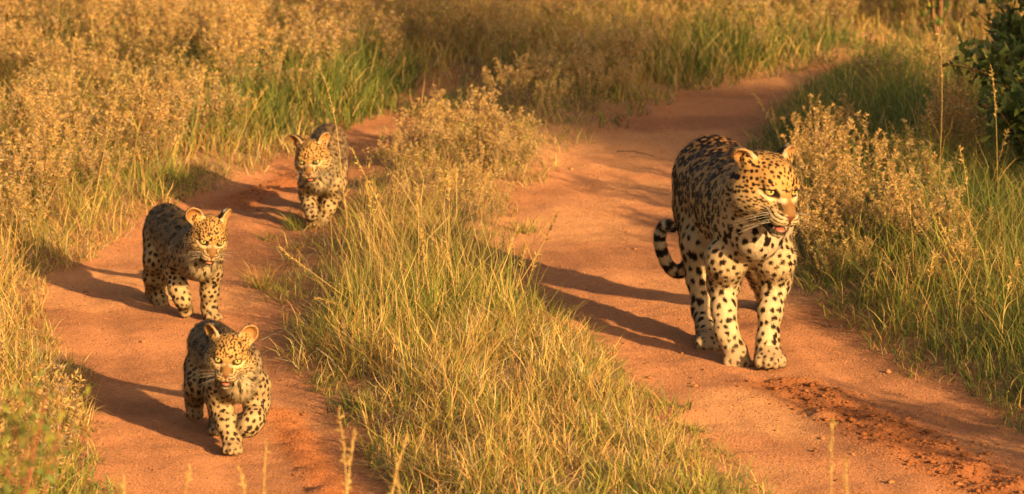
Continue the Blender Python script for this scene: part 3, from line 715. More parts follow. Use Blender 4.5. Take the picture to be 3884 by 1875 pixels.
def build_head(S, C, A, s, cub, ears, gape):
    """skull, cheeks, muzzle, jaw and ears; returns what the colouring and the loose parts need"""
    f, l, u = A; back = -f
    def P(a, b, c): return C+s*(a*f+b*l+c*u)
    def R(*r): return np.array(r)*s
    m = .80 if cub else 1.0                      # a cub's muzzle is shorter
    S.ell(P(-.01, 0, .022), R(.092, .078 if not cub else .084, .064 if not cub else .078), A, 'head', .03*s, back)
    S.ell(P(.035, 0, .040), R(.058, .056, .050), A, 'head', .03*s, back)
    for sd_ in (1, -1):
        S.ell(P(.015, sd_*.052, -.030), R(.062, .044, .050), A, 'head', .03*s, back+.3*sd_*l-.2*u)
        S.ell(P(-.025, sd_*.060, -.052), R(.052, .040, .046), A, 'ruff', .03*s, back+.5*sd_*l-.5*u)
        S.ell(P(.066, sd_*.040, .037), R(.026, .024, .014), A, 'head', .018*s, back)          # brow
        S.ell(P(.070, sd_*.043, -.012), R(.026, .022, .018), A, 'head', .018*s, back)         # cheekbone
        S.ell(P(.118*m, sd_*.025, -.056), R(.036, .027, .024), A, 'muzzle', .012*s, back+.4*sd_*l-.2*u)
    S.loft(P(.045, 0, .018), P(.135*m, 0, -.020), (.036*s, .034*s), (.023*s, .020*s), l, 'bridge', .02*s, back)
    S.loft(P(.03, 0, -.035), P(.120*m, 0, -.050), (.055*s, .045*s), (.036*s, .026*s), l, 'muzzle', .02*s, back)
    S.ell(P(.147*m, 0, -.030), R(.014, .021, .014), A, 'nose', .007*s, back)
    g = gape
    S.loft(P(.01, 0, -.080), P(.098*m, 0, -.094-g), (.046*s, .034*s), (.027*s, .018*s), l, 'jaw', .022*s, back-.3*u)
    S.ell(P(.106*m, 0, -.094-g), R(.022, .024, .018), A, 'jaw', .014*s, back-.3*u)
    S.carve(P(.108*m, 0, -.0800-g*.45), R(.044, .030, .0035+g*.50), A, .004*s)                # mouth
    er = .0165 if not cub else .0175
    ec = [P(.073 if not cub else .070, sd_*.0425, .013) for sd_ in (1, -1)]
    for c, sd_ in zip(ec, (1, -1)):
        S.carve(c+s*(.012*f+.004*sd_*l), R(.014, .016, .0095), A, .006*s)
    for c, sd_ in zip(ec, (1, -1)):              # upper and lower lids
        S.ell(c+s*(.002*f+.0015*sd_*l+(.0115 if not cub else .0170)*u), R(.0175, .020, .0105), A, 'lid', .003*s, back)
        S.ell(c+s*(.001*f+.0010*sd_*l-.0150*u), R(.0165, .019, .0085), A, 'lid', .003*s, back)
    ei = []
    for sd_, (ea, en, hh, ww) in zip((1, -1), ears):
        ax = ea[0]*f+ea[1]*sd_*l+ea[2]*u; nr = en[0]*f+en[1]*sd_*l+en[2]*u
        b0 = P(-.030, sd_*.062, .068 if not cub else .070)
        S.seg(P(-.02, sd_*.045, .05), b0+nrm(ax)*.012*s, .030*s, .020*s, 'head', .02*s, back)
        ei.append(S.cup(b0, ax, nr, hh*s, ww*s, 'ear'))
    return dict(C=C, A=A, s=s, m=m, eyes=ec, er=er*s, ears=ei, cub=cub, g=g)

def poisson(P, rad, rng, mask):
    order = rng.permutation(np.flatnonzero(mask))[:34000]; alive = np.ones(len(P), bool); out = []
    kd = kdtree.KDTree(len(order)); L = P.tolist()
    for i in order: kd.insert(L[i], int(i))
    kd.balance()
    for i in order:
        if not alive[i]: continue
        out.append(i)
        for _, j, _ in kd.find_range(L[i], rad[i]): alive[j] = False
    return np.array(out, int)

def paint(Q, N, part, flow, H, cub, fwd, seed, spots, tailpts, zs, grey=.7):
    """coat colour at points Q"""
    f, l, u = H['A']; s = H['s']
    hq = (Q-H['C'])@H['A'].T/s
    k = zs                                         # body scale
    tawny = np.array((.47, .255, .085)) if not cub else np.array((.40, .245, .105))
    flank = np.array((.46, .305, .14)) if not cub else np.array((.35, .25, .145))
    cream = np.array((.66, .55, .39)) if not cub else np.array((.52, .41, .25))
    dark = np.array((.018, .012, .009)) if not cub else np.array((.030, .021, .015))
    n = len(Q)
    low = sstep(.15, -.55, N[:, 2])
    front = sstep(.25, .8, N@fwd)*sstep(.52*k, .40*k, Q[:, 2])
    body = mix(tawny, flank, sstep(.95, .1, N[:, 2]))
    col = mix(body, cream, np.clip(low+front, 0, 1)*.95)
    leg = np.isin(part, ['fleg', 'hleg', 'paw'])
    legc = mix(flank*1.02, cream*np.array((.97, .90, .80)), np.clip(sstep(.34*k, .12*k, Q[:, 2])*.5+sstep(-.1, .6, N@fwd)*.8, 0, 1))
    col[leg] = legc[leg]
    isneck = part == 'neck'
    head = np.isin(part, ['head', 'lid', 'ruff', 'muzzle', 'bridge', 'nose', 'jaw', 'ear'])
    hc = mix(np.array((.53, .31, .105)), np.array((.60, .43, .22)), sstep(.03, -.05, hq[:, 2]))
    hc = mix(hc, np.array((.66, .55, .37)), sstep(-.055, -.085, hq[:, 2]))
    col[head] = hc[head]
    # ---- spots
    kd = kdtree.KDTree(len(spots['c']))
    for i, c in enumerate(spots['c']): kd.insert(c, i)
    kd.balance()
    K = 4
    idx = np.zeros((n, K), int)
    find = kd.find_n
    for i, q in enumerate(Q.tolist()):
        r = find(q, K)
        idx[i, :len(r)] = [e[1] for e in r]
    d = Q[:, None, :]-spots['c'][idx]
    al = (d*spots['t'][idx]).sum(-1); pe = np.sqrt(np.maximum((d*d).sum(-1)-al*al, 0))
    dd = np.sqrt((al/spots['e'][idx])**2+pe**2)/spots['r'][idx]
    wob = (noise(Q, 95/k, seed)-.5)*.75+(noise(Q, 210/k, seed+3)-.5)*.4
    val = dd.min(1)+wob*np.where(head, .38, np.where(leg, .95, 1.05))
    dk = sstep(1.04, .88, val)
    # warm centres of the rosettes
    warm = spots['w'][idx[:, 0]]*sstep(1.9, 1.0, val)
    col = mix(col, col*np.array((.80, .62, .45)), warm*.8)
    # tail rings
    if tailpts is not None:
        tl = part == 'tail'
        if tl.any():
            q = Q[tl]; D = np.linalg.norm(q[:, None]-tailpts[None], axis=2); ti = D.argmin(1)/(len(tailpts)-1)
            ring = sstep(-.25, .1, np.sin(ti*2*math.pi*(10 if not cub else 8)+.5*noise(q, 60, 5)))
            ring = np.where(ti > .97, 1, ring)*sstep(.2, .4, ti)
            dk[tl] = np.maximum(dk[tl]*sstep(.7, .4, ti), ring)
            col[tl] = mix(flank, cream, sstep(.3, .9, ti))
    # ---- face
    x, y, z = hq.T; ay = np.abs(y)
    br = part == 'bridge'
    plainm = head & (ay < .023) & (x > .070) & (z > -.055) & (z < .022)
    dk = np.where(plainm, dk*.0, dk)
    nosec = sstep(.060, .095, x)*sstep(.030, .020, ay)*sstep(-.052, -.040, z)*sstep(.04, .01, z)*head
    col = mix(col, mix(np.array((.38, .205, .066)), np.array((.22, .115, .040)), sstep(.105*H['m'], .145*H['m'], x)), nosec*.95)
    mz = head & (x > .075*H['m']) & (z < -.030) & (ay > .012) & (z > -.080-H['g']*.3)
    rows = np.sin((z+.25*(x-.1))*2*math.pi/.0115+noise(Q, 160/k, 8)*.9)
    dk = np.where(mz, sstep(.15, .55, rows)*sstep(.174*H['m']+(.012 if cub else 0), .158*H['m']+(.012 if cub else 0), x+ay*.2), dk)
    col = np.where(mz[:, None], np.array((.55, .42, .25)) if not cub else np.array((.44, .31, .165)), col)
    # tear line from the inner corner of the eye beside the nose
    for sd_ in (1, -1):
        tx = sstep(.0040, .0018, np.abs(sd_*y-(.0275+.10*np.minimum(z, .01))))*sstep(.016, .008, z)*sstep(-.036, -.020, z)*(x > .05)*head
        dk = np.maximum(dk*(1-.0*tx), tx*.85)
    # lids and rims
    for c in H['eyes']:
        q = (Q-c)@H['A'].T/s
        e = np.sqrt((q[:, 1]/1.28)**2+(q[:, 2]/.82)**2)/(H['er']/s)
        infront = (q[:, 0] > -.02) & head
        rim = sstep(1.11, .97, e)*infront
        pale = sstep(1.9, 1.5, e)*sstep(1.08, 1.2, e)*infront*np.where(q[:, 2] < -.004, 1.0, .25*(q[:, 2] > .006))
        dk = dk*(1-pale); col = mix(col, np.array((.70, .58, .40)), pale*(.8 if not cub else .45))
        dk = np.maximum(dk, rim)
    # mouth edge, nose
    lip = head & (x > .045) & (np.abs(z-(-.080-H['g']*.45)) < .006+H['g']*.55) & (ay < .046)
    lip2 = lip & (part != 'ruff')
    dk = np.where(lip2, np.maximum(dk, .93), dk)
    ns = head & (x > .132*H['m']) & (z > -.054) & (z < -.034) & (ay < .004+.80*(z+.054))
    col = np.where(ns[:, None], np.array((.16, .062, .042)), col); dk = np.where(ns, 0, dk)
    jl = (part == 'jaw') & (x > .060*H['m']) & (z > -.101-H['g'])
    dk = np.where(jl, np.maximum(dk, .92), dk)
    ridge = head & (x > .125*H['m']) & (ay < .003) & (z < -.044) & (z > -.076)
    dk = np.where(ridge, .9, dk)
    # ears: warm pale inside, black behind with a pale patch
    er = part == 'ear'
    if er.any():
        for c, A2, hh, ww in H['ears']:
            q = (Q-c)@A2.T
            mine = er & (np.linalg.norm(q, axis=1) < hh)
            inner = (N@A2[2]) > -.05
            edge = np.sqrt((q[:, 0]/(hh*.62))**2+(q[:, 1]/(ww*.52))**2)
            ci = mix(np.array((.36, .18, .066)), np.array((.58, .44, .27)), sstep(.80, .98, edge)*.35+sstep(.1, -.4, q[:, 0]/hh)*.6)
            co = mix(np.array((.02, .015, .012)), np.array((.75, .66, .50)), sstep(.12, .30, q[:, 0]/hh)*sstep(1.0, .8, edge))
            cc = np.where(inner[:, None], ci, co)
            col = np.where(mine[:, None], cc, col); dk = np.where(mine, 0, dk)
    # paws: the spots give way to sandy toes
    pw = part == 'paw'
    dk = np.where(pw, dk*.9, dk)
    col = np.where(pw[:, None], mix(col, np.array((.30, .19, .105)), np.full(n, .6)), col)
    col = col*(.82+.36*fbm(Q, 26/k, seed+9, 2))[:, None]
    if cub:
        tor = np.isin(part, ['torso', 'hleg', 'tail', 'neck'])*sstep(-.45, .15, N[:, 2])*sstep(.55, .1, N@fwd)*sstep(.16*k, .26*k, Q[:, 2])
        col = mix(col, col*np.array((.42, .42, .45)), tor*grey)
    return mix(col, dark, np.clip(dk, 0, 1))

def make_cat(name, label, cat, group, spec):
    cub = spec['cub']; zs = spec['zs']; h = spec['h']; rng = np.random.default_rng(spec['seed'])
    O = np.array(spec['origin'], float); S = Shape()
    lc = lambda p: np.asarray(p, float)-O
    tor = [(lc(atz(u, Y, z)), (a, b)) for u, Y, z, a, b in spec['torso']]
    fwd = nrm((tor[0][0]-tor[-2][0])*np.array((1, 1, 0))); lat = nrm(np.cross((0, 0, 1), fwd))
    for i in range(len(tor)-1):
        S.loft(tor[i][0], tor[i+1][0], tor[i][1], tor[i+1][1], lat, 'torso', .07*zs, -fwd-np.array((0, 0, .55)))
    HA = head_axes(*spec['head'][1]); HC = lc(at(*spec['head'][0]))
    H = build_head(S, HC, HA, spec['hs'], cub, spec['ears'], spec['gape'])
    nb = HC-HA[0]*.05*spec['hs']-HA[2]*.02*spec['hs']; ra, rb, rc = spec['neck']
    n1 = tor[0][0]*.35+tor[1][0]*.65+np.array((0, 0, .055*zs)); nm = (nb+n1)/2+np.array((0, 0, -.01*zs))
    S.chain([nb, nm, n1], [ra, rb, rc], 'neck', .06*zs, -fwd-np.array((0, 0, .6)))
    for part, pts, rad in spec['legs']:
        S.chain([lc(at(*p)) for p in pts], rad, part, .035*zs)
    for (p, yaw, pitch, sc) in spec['paws']:
        c = lc(at(*p)); A = head_axes(yaw, pitch); f, l, u = A
        S.ell(c+f*.004*sc, np.array((.050, .040, .030))*sc, A, 'paw', .02*zs, f)
        for i, (o, ff) in enumerate(((-.033, .030), (-.012, .044), (.012, .044), (.033, .030))):
            S.ell(c+sc*(l*o+f*ff-u*.006), np.array((.026, .0145, .021))*sc, A, 'paw', .004*zs, f)
    tp = np.array([lc(at(*p)) for p in spec['tail'][0]])
    # a smooth curve through the tail's stations
    tt = np.linspace(0, len(tp)-1, 40); curve = []
    for t in tt:
        i = min(int(t), len(tp)-2); q = t-i
        p0, p1, p2, p3 = tp[max(i-1, 0)], tp[i], tp[i+1], tp[min(i+2, len(tp)-1)]
        curve.append(.5*((2*p1)+(p2-p0)*q+(2*p0-5*p1+4*p2-p3)*q*q+(3*p1-p0-3*p2+p3)*q**3))
    curve = np.array(curve); tr = np.interp(tt, range(len(tp)), spec['tail'][1])
    S.chain(curve[::2], tr[::2], 'tail', .012*zs)
    P, F = S.skin(h)
    N = normals(P, F)
    if np.einsum('ij,ij->i', N, P-P.mean(0)).mean() < 0: F = F[:, ::-1]; N = -N
    part, flow = S.parts(P, .015*zs)
    # ---- where the spots sit
    hq = (P-H['C'])@HA.T/H['s']
    k = zs
    rad = np.full(len(P), .0275*k); size = np.full(len(P), .0122*k)
    if cub: rad[:] = .040*k; size[:] = .0155*k
    def put(m, r, sz): rad[m] = r*k; size[m] = sz*k
    bx = (P-tor[1][0])@fwd
    bigb = (part == 'torso') & (bx < -.10*k)
    put(bigb, .037 if not cub else .040, .0115 if not cub else .0150)
    put((part == 'torso') & ((P[:, 2] < .36*k) | (N@fwd > .45)), .030, .0098)
    put(part == 'neck', .024 if not cub else .028, .0096 if not cub else .0105)
    put(part == 'hleg', .032 if not cub else .032, .0125 if not cub else .0122)
    put(part == 'fleg', .0212 if not cub else .0285, .0082 if not cub else .0108)
    put(part == 'paw', .0185 if not cub else .026, .0056 if not cub else .008)
    hs = H['s']/zs
    hd = np.isin(part, ['head', 'lid', 'bridge', 'muzzle', 'jaw', 'ear']); put(hd, .0120*hs, .0050*hs)
    put(hd & (hq[:, 0] > .055) & (hq[:, 2] < .01), .0090*hs, .0033*hs)
    put(part == 'ruff', .0160*hs, .0060*hs)
    put(part == 'tail', .04, .014)
    cs = poisson(P, rad, rng, np.ones(len(P), bool))
    c, r, t, e, wm = [], [], [], [], []
    for i in cs:
        tg = flow[i]-N[i]*(flow[i]@N[i]); tg = tg/(np.linalg.norm(tg)+1e-9); bt = np.cross(N[i], tg)
        if bigb[i] and not cub and P[i, 2] > .37*k and N[i]@fwd < .45:
            # rosette: a broken ring of blots round a warm centre
            nb_ = rng.integers(4, 7); a0 = rng.uniform(0, 6.28); rr = rng.uniform(.0130, .0165)*k
            for j in range(nb_):
                a = a0+j*6.28/nb_+rng.normal(0, .22)
                c.append(P[i]+tg*rr*1.15*math.cos(a)+bt*rr*math.sin(a)); r.append(rng.uniform(.0080, .0110)*k)
                t.append(tg*-math.sin(a)+bt*math.cos(a)); e.append(rng.uniform(1.0, 1.5)); wm.append(1)
        else:
            c.append(P[i]); r.append(size[i]*rng.uniform(.66, 1.28)); wm.append(.25)
            e.append(rng.uniform(1.0, 1.45 if part[i] in ('fleg', 'hleg', 'paw') else 1.9)); t.append(tg if part[i] not in ('fleg', 'hleg') else nrm(bt*rng.normal()+tg*rng.normal()))
    spots = dict(c=np.array(c), r=np.array(r), t=np.array(t), e=np.array(e), w=np.array(wm))
    colr = paint(P, N, part, flow, H, cub, fwd, spec['seed'], spots, curve, zs, spec.get('grey', .7))
    root = empty(name, O, label, cat, group)
    me = mesh_np('body', P, None, F, colr*.85)
    new_obj('body', me, root, M_SKIN)
    # ---- coat of short hairs lying with the fur
    tri = np.concatenate([F[:, [0, 1, 2]], F[:, [0, 2, 3]]])
    e1 = P[tri[:, 1]]-P[tri[:, 0]]; e2 = P[tri[:, 2]]-P[tri[:, 0]]
    area = np.linalg.norm(np.cross(e1, e2), axis=1); nh = spec['hairs']
    fac = np.ones(len(area)); pt = part[tri[:, 0]]
    fac[np.isin(pt, ['head', 'ruff', 'muzzle', 'bridge', 'ear', 'jaw', 'lid'])] = 2.6
    pick = rng.choice(len(tri), nh, p=area*fac/(area*fac).sum())
    a, b = rng.random(nh), rng.random(nh); sw = a+b > 1; a[sw] = 1-a[sw]; b[sw] = 1-b[sw]
    w3 = np.stack([1-a-b, a, b], 1)
    Q = (P[tri[pick]]*w3[..., None]).sum(1); NQ = nrm((N[tri[pick]]*w3[..., None]).sum(1)); fq = nrm((flow[tri[pick]]*w3[..., None]).sum(1))
    pq = part[tri[pick, 0]]
    cq = paint(Q, NQ, pq, fq, H, cub, fwd, spec['seed'], spots, curve, zs, spec.get('grey', .7))
    tg = nrm(fq-NQ*(fq*NQ).sum(1, keepdims=True)+rng.normal(0, .22, (nh, 3)))
    L = np.full(nh, .0065 if not cub else .0105)
    for nm_, v in dict(head=.0036, lid=.0015, ruff=.012, muzzle=.0025, bridge=.0025, nose=.0003, jaw=.0035, ear=.009, fleg=.010, hleg=.012, paw=.006, tail=.015, neck=.008).items():
        L[pq == nm_] = v*(1 if not cub else (.62 if nm_ in ('head', 'lid', 'ruff', 'muzzle', 'bridge', 'nose', 'jaw', 'neck', 'ear') else .65))
    under = ((pq == 'torso') | (pq == 'neck')) & ((NQ[:, 2] < -.2) | (NQ@fwd > .5)); L[under] *= 1.25
    hqq = (Q-H['C'])@HA.T/H['s']
    neare = np.zeros(nh, bool)
    for ce in H['eyes']: neare |= np.linalg.norm(Q-ce, axis=1) < 1.35*H['er']
    inm = np.isin(pq, ['muzzle', 'jaw', 'head']) & (hqq[:, 0] > .05) & (np.abs(hqq[:, 2]-(-.080-H['g']*.45)) < .004+H['g']*.5) & (np.abs(hqq[:, 1]) < .04)
    L[neare] = .001; L[inm] *= .25
    L = L*rng.uniform(.6, 1.25, nh)
    lift = np.where(pq == 'ruff', .35, .28)*rng.uniform(.6, 1.5, nh)*(1.25 if cub else 1)
    dr = nrm(tg+NQ*lift[:, None])
    sdv = nrm(np.cross(dr, NQ))
    wd = np.where(np.isin(pq, ['head', 'muzzle', 'bridge', 'lid', 'jaw']), .8, 1)*(.00085 if not cub else .00065)*rng.uniform(.7, 1.3, nh)
    tip = Q+dr*L[:, None]
    V = np.empty((nh*3, 3)); V[0::3] = Q-sdv*wd[:, None]-NQ*.0006; V[1::3] = Q+sdv*wd[:, None]-NQ*.0006; V[2::3] = tip
    hv = rng.uniform(.80, 1.22, nh)[:, None]
    if cub:                                        # grizzled guard hairs in the woolly coat
        gh = np.isin(pq, ['torso', 'neck', 'hleg']) & (rng.random(nh) < .12); cq[gh] = cq[gh]*.3+np.array((.36, .26, .16))*.7; L[gh] *= 1.35; tip = Q+dr*L[:, None]; V[2::3] = tip
    CC = np.empty((nh*3, 3)); CC[0::3] = cq*hv*.9; CC[1::3] = cq*hv*.9; CC[2::3] = np.clip(cq*hv*1.12, 0, 1)
    me = mesh_np('fur', V, np.arange(nh*3).reshape(-1, 3), None, CC)
    nn = nrm(NQ+.30*dr+rng.normal(0, .13, (nh, 3)))
    me.normals_split_custom_set_from_vertices(np.repeat(nn, 3, 0).tolist())
    new_obj('fur', me, root, M_FUR, kind='stuff')
    # ---- eyes
    gz = nrm(spec['gaze']) if 'gaze' in spec else HA[0]
    for ce, sd_ in zip(H['eyes'], (1, -1)):
        bm = bmesh.new(); bmesh.ops.create_uvsphere(bm, u_segments=20, v_segments=14, radius=H['er']*.98)
        me = bpy.data.meshes.new('eye'); bm.to_mesh(me); bm.free()
        for p in me.polygons: p.use_smooth = True
        eo = new_obj('eye', me, root, M_EYE); eo.location = tuple(ce)
        bm = bmesh.new(); bmesh.ops.create_uvsphere(bm, u_segments=14, v_segments=8, radius=H['er']*(.22 if not cub else .26))
        bmesh.ops.scale(bm, vec=(1, 1, .15), verts=bm.verts)
        me = bpy.data.meshes.new('pupil'); bm.to_mesh(me); bm.free()
        for p in me.polygons: p.use_smooth = True
        g = nrm(gz+.10*sd_*HA[1])
        po = new_obj('pupil', me, eo, M_PUPIL); po.location = tuple(g*H['er']*.945)
        po.rotation_euler = Vector(g).to_track_quat('Z', 'Y').to_euler()
    # ---- tongue, lower teeth
    f, l, u = HA; s = H['s']; m_ = H['m']; g = H['g']
    PH = lambda a_, b_, c_: H['C']+s*(a_*f+b_*l+c_*u)
    T = Shape()
    T.ell(PH(.094*m_, 0, -.086-g*.85), np.array((.034, .019, .0060))*s, HA, 'tongue', .002)
    T.ell(PH(.120*m_, 0, -.087-g*.85), np.array((.016, .0165, .0055))*s, HA, 'tongue', .004)
    tv, tf = T.skin(.0025*s if s > .8 else .002)
    if np.einsum('ij,ij->i', normals(tv, tf), tv-tv.mean(0)).mean() < 0: tf = tf[:, ::-1]
    new_obj('tongue', mesh_np('tongue', tv, None, tf), root, M_TONGUE)
    for sd_ in (1, -1):
        bm = bmesh.new(); bmesh.ops.create_cone(bm, cap_ends=True, segments=8, radius1=.0038*s, radius2=.0006*s, depth=.013*s)
        me = bpy.data.meshes.new('tooth'); bm.to_mesh(me); bm.free()
        to = new_obj('tooth', me, root, M_TOOTH); to.location = tuple(PH(.112*m_, sd_*.019, -.085-g*.8))
        to.rotation_euler = Vector(u).to_track_quat('Z', 'Y').to_euler()
    # ---- whiskers
    WV, WF = [], []
    for sd_ in (1, -1):
        for i in range(10):
            row = i % 4; b0 = PH((.128-.012*(i//4))*m_, sd_*(.030+.004*(i//4)), -.044-.008*row)
            dv = nrm(sd_*l*1.0+f*rng.uniform(-.25, .25)+u*(rng.uniform(-.10, .28)-.12*row))
            ln = s*rng.uniform(.08, .14); seg_ = 6; w0 = .00028*(s**.5)
            nv = np.cross(dv, f); nv = nrm(nv)
            base = len(WV)
            for j in range(seg_+1):
                t = j/seg_; c0 = b0+dv*ln*t-u*ln*.30*t*t-f*ln*.25*t*t
                w_ = w0*(1-.75*t)
                WV += [c0+nv*w_, c0-nv*w_*.5+f*w_*.8, c0-nv*w_*.5-f*w_*.8]
                if j:
                    q = base+3*(j-1)
                    for a_ in range(3): WF.append((q+a_, q+(a_+1) % 3, q+3+(a_+1) % 3, q+3+a_))
    new_obj('whiskers', mesh_np('whiskers', np.array(WV), None, np.array(WF)), root, M_WHISK, kind='stuff')
    return root

# --- the grown leopard on the right-hand track
adult = dict(cub=False, zs=1.0, h=.0056, seed=11, origin=(.70, 16.75, 0), hairs=200000,
    torso=[(2872, 16.36, .445, .086, .105), (2858, 16.50, .468, .114, .140), (2820, 16.70, .462, .123, .138), (2780, 16.90, .455, .124, .134),
           (2742, 17.08, .470, .114, .122), (2705, 17.24, .482, .120, .126), (2690, 17.36, .465, .088, .100)],
    head=((2912, 700, 16.20), (30, 19, -4)), hs=1.0, gape=.012, neck=(.088, .098, .118),
    ears=(((-.30, .55, .80), (.75, .55, .1), .052, .064), ((-.45, 1.0, .40), (.75, .25, -.45), .062, .060)),
    gaze=(.45, -1, -.12),
    legs=[('fleg', [(2940, 985, 16.44), (2940, 1070, 16.50), (2922, 1180, 16.44), (2912, 1290, 16.42), (2914, 1350, 16.41)], [.068, .046, .0335, .0305, .036]),
          ('fleg', [(2755, 985, 16.48), (2745, 1075, 16.56), (2746, 1170, 16.50), (2755, 1255, 16.47), (2778, 1315, 16.47)], [.071, .048, .0345, .0315, .032]),
          ('hleg', [(2668, 790, 17.20), (2672, 930, 17.02), (2664, 1050, 17.02)], [.100, .072, .050]),
          ('hleg', [(2664, 1050, 17.02), (2666, 1180, 16.98), (2682, 1282, 16.80)], [.047, .030, .033]),
          ('hleg', [(2760, 800, 17.20), (2840, 950, 17.14), (2898, 1060, 17.30)], [.095, .062, .042]),
          ('hleg', [(2898, 1060, 17.30), (2912, 1160, 17.55), (2914, 1205, 17.50)], [.040, .030, .032])],
    paws=[((2916, 1352, 16.40), 4, 4, 1.12), ((2793, 1338, 16.46), 12, 66, .98), ((2684, 1290, 16.76), 6, 6, 1.0), ((2914, 1204, 17.46), 8, 20, .90)],
    tail=([(2690, 620, 17.42), (2665, 800, 17.56), (2630, 960, 17.62), (2590, 1028, 17.64), (2545, 1020, 17.64), (2510, 955, 17.62), (2503, 890, 17.60), (2525, 853, 17.58), (2556, 872, 17.58)],
          [.040, .028, .023, .0205, .0195, .0185, .0175, .0165, .013]))

cub_ears_round = lambda: None
# --- cub running in front
cub1 = dict(cub=True, zs=.56, h=.0039, seed=21, origin=(-.86, 15.15, 0), hairs=100000,
    torso=[(905, 14.90, .210, .048, .060), (898, 14.98, .228, .058, .076), (868, 15.10, .230, .061, .074), (840, 15.22, .233, .060, .070),
           (815, 15.32, .236, .057, .064), (797, 15.41, .234, .057, .060), (790, 15.46, .222, .042, .048)],
    head=((868, 1352, 14.86), (-2, 14, -5)), hs=.635, gape=.007, neck=(.055, .058, .066),
    ears=(((-.1, .62, 1.0), (1, .25, .0), .084, .082), ((-.45, .80, .75), (.62, .60, -.25), .078, .082)),
    gaze=(.06, -1, .10),
    legs=[('fleg', [(838, 1470, 14.98), (836, 1540, 15.00), (860, 1610, 14.95), (878, 1665, 14.92), (882, 1690, 14.91)], [.046, .034, .0285, .0235, .026]),
          ('fleg', [(968, 1462, 14.98), (974, 1530, 15.00), (962, 1590, 14.93), (942, 1618, 14.92), (922, 1602, 14.97)], [.047, .036, .030, .027, .024]),
          ('hleg', [(758, 1390, 15.40), (750, 1462, 15.34), (742, 1500, 15.40)], [.048, .037, .029]),
          ('hleg', [(742, 1500, 15.40), (738, 1522, 15.50), (738, 1542, 15.46)], [.027, .024, .025]),
          ('hleg', [(830, 1400, 15.38), (830, 1500, 15.24), (828, 1570, 15.34), (822, 1618, 15.26)], [.056, .040, .024, .022])],
    paws=[((884, 1694, 14.90), 0, 6, .66), ((922, 1600, 14.965), 175, 60, .58), ((738, 1546, 15.42), 8, 70, .58), ((822, 1624, 15.235), 5, 8, .58)],
    tail=([(785, 1330, 15.48), (790, 1400, 15.60), (800, 1450, 15.68), (806, 1480, 15.76), (812, 1470, 15.84), (816, 1450, 15.90)], [.024, .018, .0155, .0145, .014, .011]))

# --- middle cub, head lowered
cub2 = dict(cub=True, zs=.58, h=.0039, seed=33, origin=(-1.10, 17.45, 0), hairs=100000,
    torso=[(762, 17.16, .215, .050, .062), (742, 17.24, .236, .058, .078), (712, 17.36, .246, .062, .078), (680, 17.47, .252, .062, .074),
           (652, 17.56, .260, .060, .070), (630, 17.65, .263, .061, .067), (620, 17.70, .250, .045, .054)],
    head=((792, 896, 17.08), (14, 24, -6)), hs=.65, gape=.008, neck=(.055, .058, .066),
    ears=(((-.35, .55, 1.0), (.45, .8, .1), .074, .080), ((-.05, .75, .8), (1, .15, .1), .082, .086)),
    gaze=(.30, -1, -.15),
    legs=[('fleg', [(792, 975, 17.22), (800, 1035, 17.26), (795, 1105, 17.28), (793, 1165, 17.30), (797, 1190, 17.30)], [.048, .036, .029, .0245, .026]),
          ('fleg', [(695, 960, 17.30), (662, 1030, 17.36), (676, 1095, 17.32), (692, 1136, 17.30), (700, 1160, 17.34)], [.048, .036, .030, .026, .023]),
          ('hleg', [(602, 890, 17.62), (592, 985, 17.56), (584, 1050, 17.62)], [.055, .041, .032]),
          ('hleg', [(584, 1050, 17.60), (586, 1105, 17.68), (606, 1140, 17.63)], [.034, .027, .026]),
          ('hleg', [(660, 900, 17.66), (640, 1000, 17.60), (624, 1070, 17.72), (632, 1110, 17.70)], [.056, .040, .024, .022])],
    paws=[((806, 1194, 17.29), 18, 6, .64), ((704, 1162, 17.35), 30, 95, .56), ((612, 1146, 17.62), 40, 50, .58), ((636, 1114, 17.68), 20, 20, .55)],
    tail=([(625, 850, 17.74), (640, 930, 17.84), (655, 990, 17.92), (668, 1020, 18.00), (680, 1015, 18.08), (690, 1000, 18.14)], [.024, .018, .0155, .0145, .014, .011]))

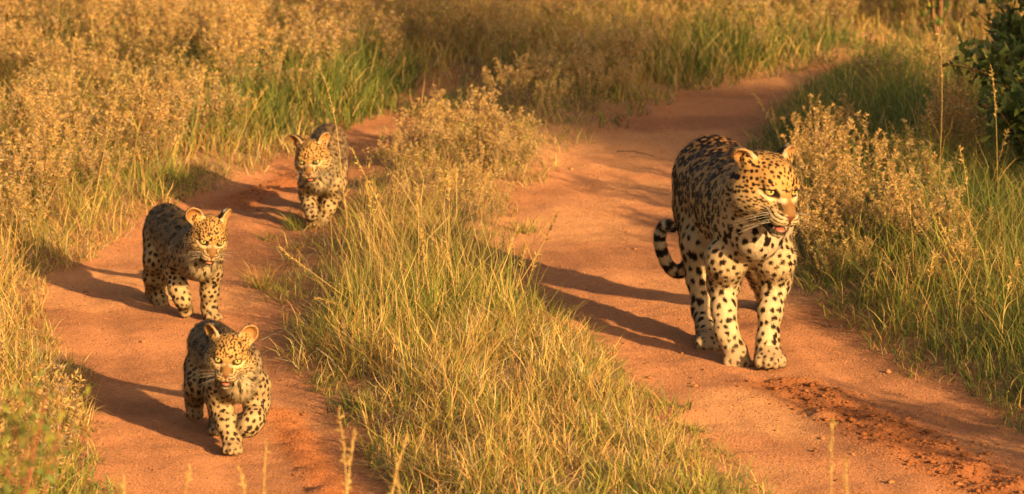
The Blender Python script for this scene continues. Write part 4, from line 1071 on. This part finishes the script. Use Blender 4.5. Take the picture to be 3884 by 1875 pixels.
# --- last cub, half behind the median grass
cub3 = dict(cub=True, grey=.0, zs=.57, h=.0039, seed=47, origin=(-.70, 19.70, 0), hairs=90000,
    torso=[(1200, 19.34, .205, .050, .062), (1214, 19.42, .230, .060, .079), (1226, 19.54, .242, .063, .078), (1236, 19.65, .250, .064, .078),
           (1243, 19.75, .258, .062, .074), (1248, 19.84, .260, .061, .070), (1250, 19.89, .25, .046, .056)],
    head=((1182, 598, 19.27), (-9, 20, 3)), hs=.64, gape=.005, neck=(.055, .058, .066),
    ears=(((-.30, .60, 1.0), (.45, .8, .1), .074, .078), ((-.20, .80, .75), (.75, .45, -.2), .078, .080)),
    gaze=(-.15, -1, .0),
    legs=[('fleg', [(1258, 690, 19.42), (1260, 738, 19.48), (1244, 788, 19.46), (1226, 828, 19.46), (1220, 842, 19.45)], [.046, .033, .0265, .0225, .024]),
          ('fleg', [(1174, 696, 19.42), (1168, 738, 19.46), (1174, 782, 19.40), (1184, 812, 19.36), (1188, 824, 19.40)], [.045, .032, .0255, .022, .021]),
          ('hleg', [(1270, 620, 19.82), (1272, 700, 19.74), (1268, 740, 19.80)], [.052, .040, .031]),
          ('hleg', [(1268, 740, 19.80), (1262, 790, 19.88), (1260, 818, 19.80)], [.032, .026, .026]),
          ('hleg', [(1212, 620, 19.84), (1220, 700, 19.76), (1226, 760, 19.90), (1228, 800, 19.86)], [.056, .040, .024, .022])],
    paws=[((1217, 844, 19.46), -4, 6, .60), ((1188, 824, 19.40), -10, 60, .54), ((1260, 818, 19.77), -10, 8, .58), ((1228, 802, 19.84), -8, 10, .55)],
    tail=([(1252, 560, 19.93), (1246, 630, 20.03), (1240, 670, 20.10), (1236, 690, 20.18), (1232, 685, 20.26), (1230, 670, 20.32)], [.024, .018, .0155, .0145, .014, .011]))

ONLY = globals().get('ONLY')
if 'cats' not in SKIP:
    _mk = make_cat
    def make_cat(n, l, c, g, sp):
        if ONLY is None or sp['seed'] in ONLY: _mk(n, l, c, g, sp)
    make_cat('leopard', 'grown spotted leopard striding down the right-hand dirt track, tail curled up', 'leopard', None, adult)
    make_cat('leopard_cub', 'leopard cub looking straight ahead with its mouth open, running in front of two other cubs', 'leopard cub', 'leopard cubs on the left-hand track', cub1)
    make_cat('leopard_cub', 'leopard cub with lowered head glancing aside, following directly behind the running cub', 'leopard cub', 'leopard cubs on the left-hand track', cub2)
    make_cat('leopard_cub', 'leopard cub coming last along the left-hand track, paws hidden in median grass', 'leopard cub', 'leopard cubs on the left-hand track', cub3)
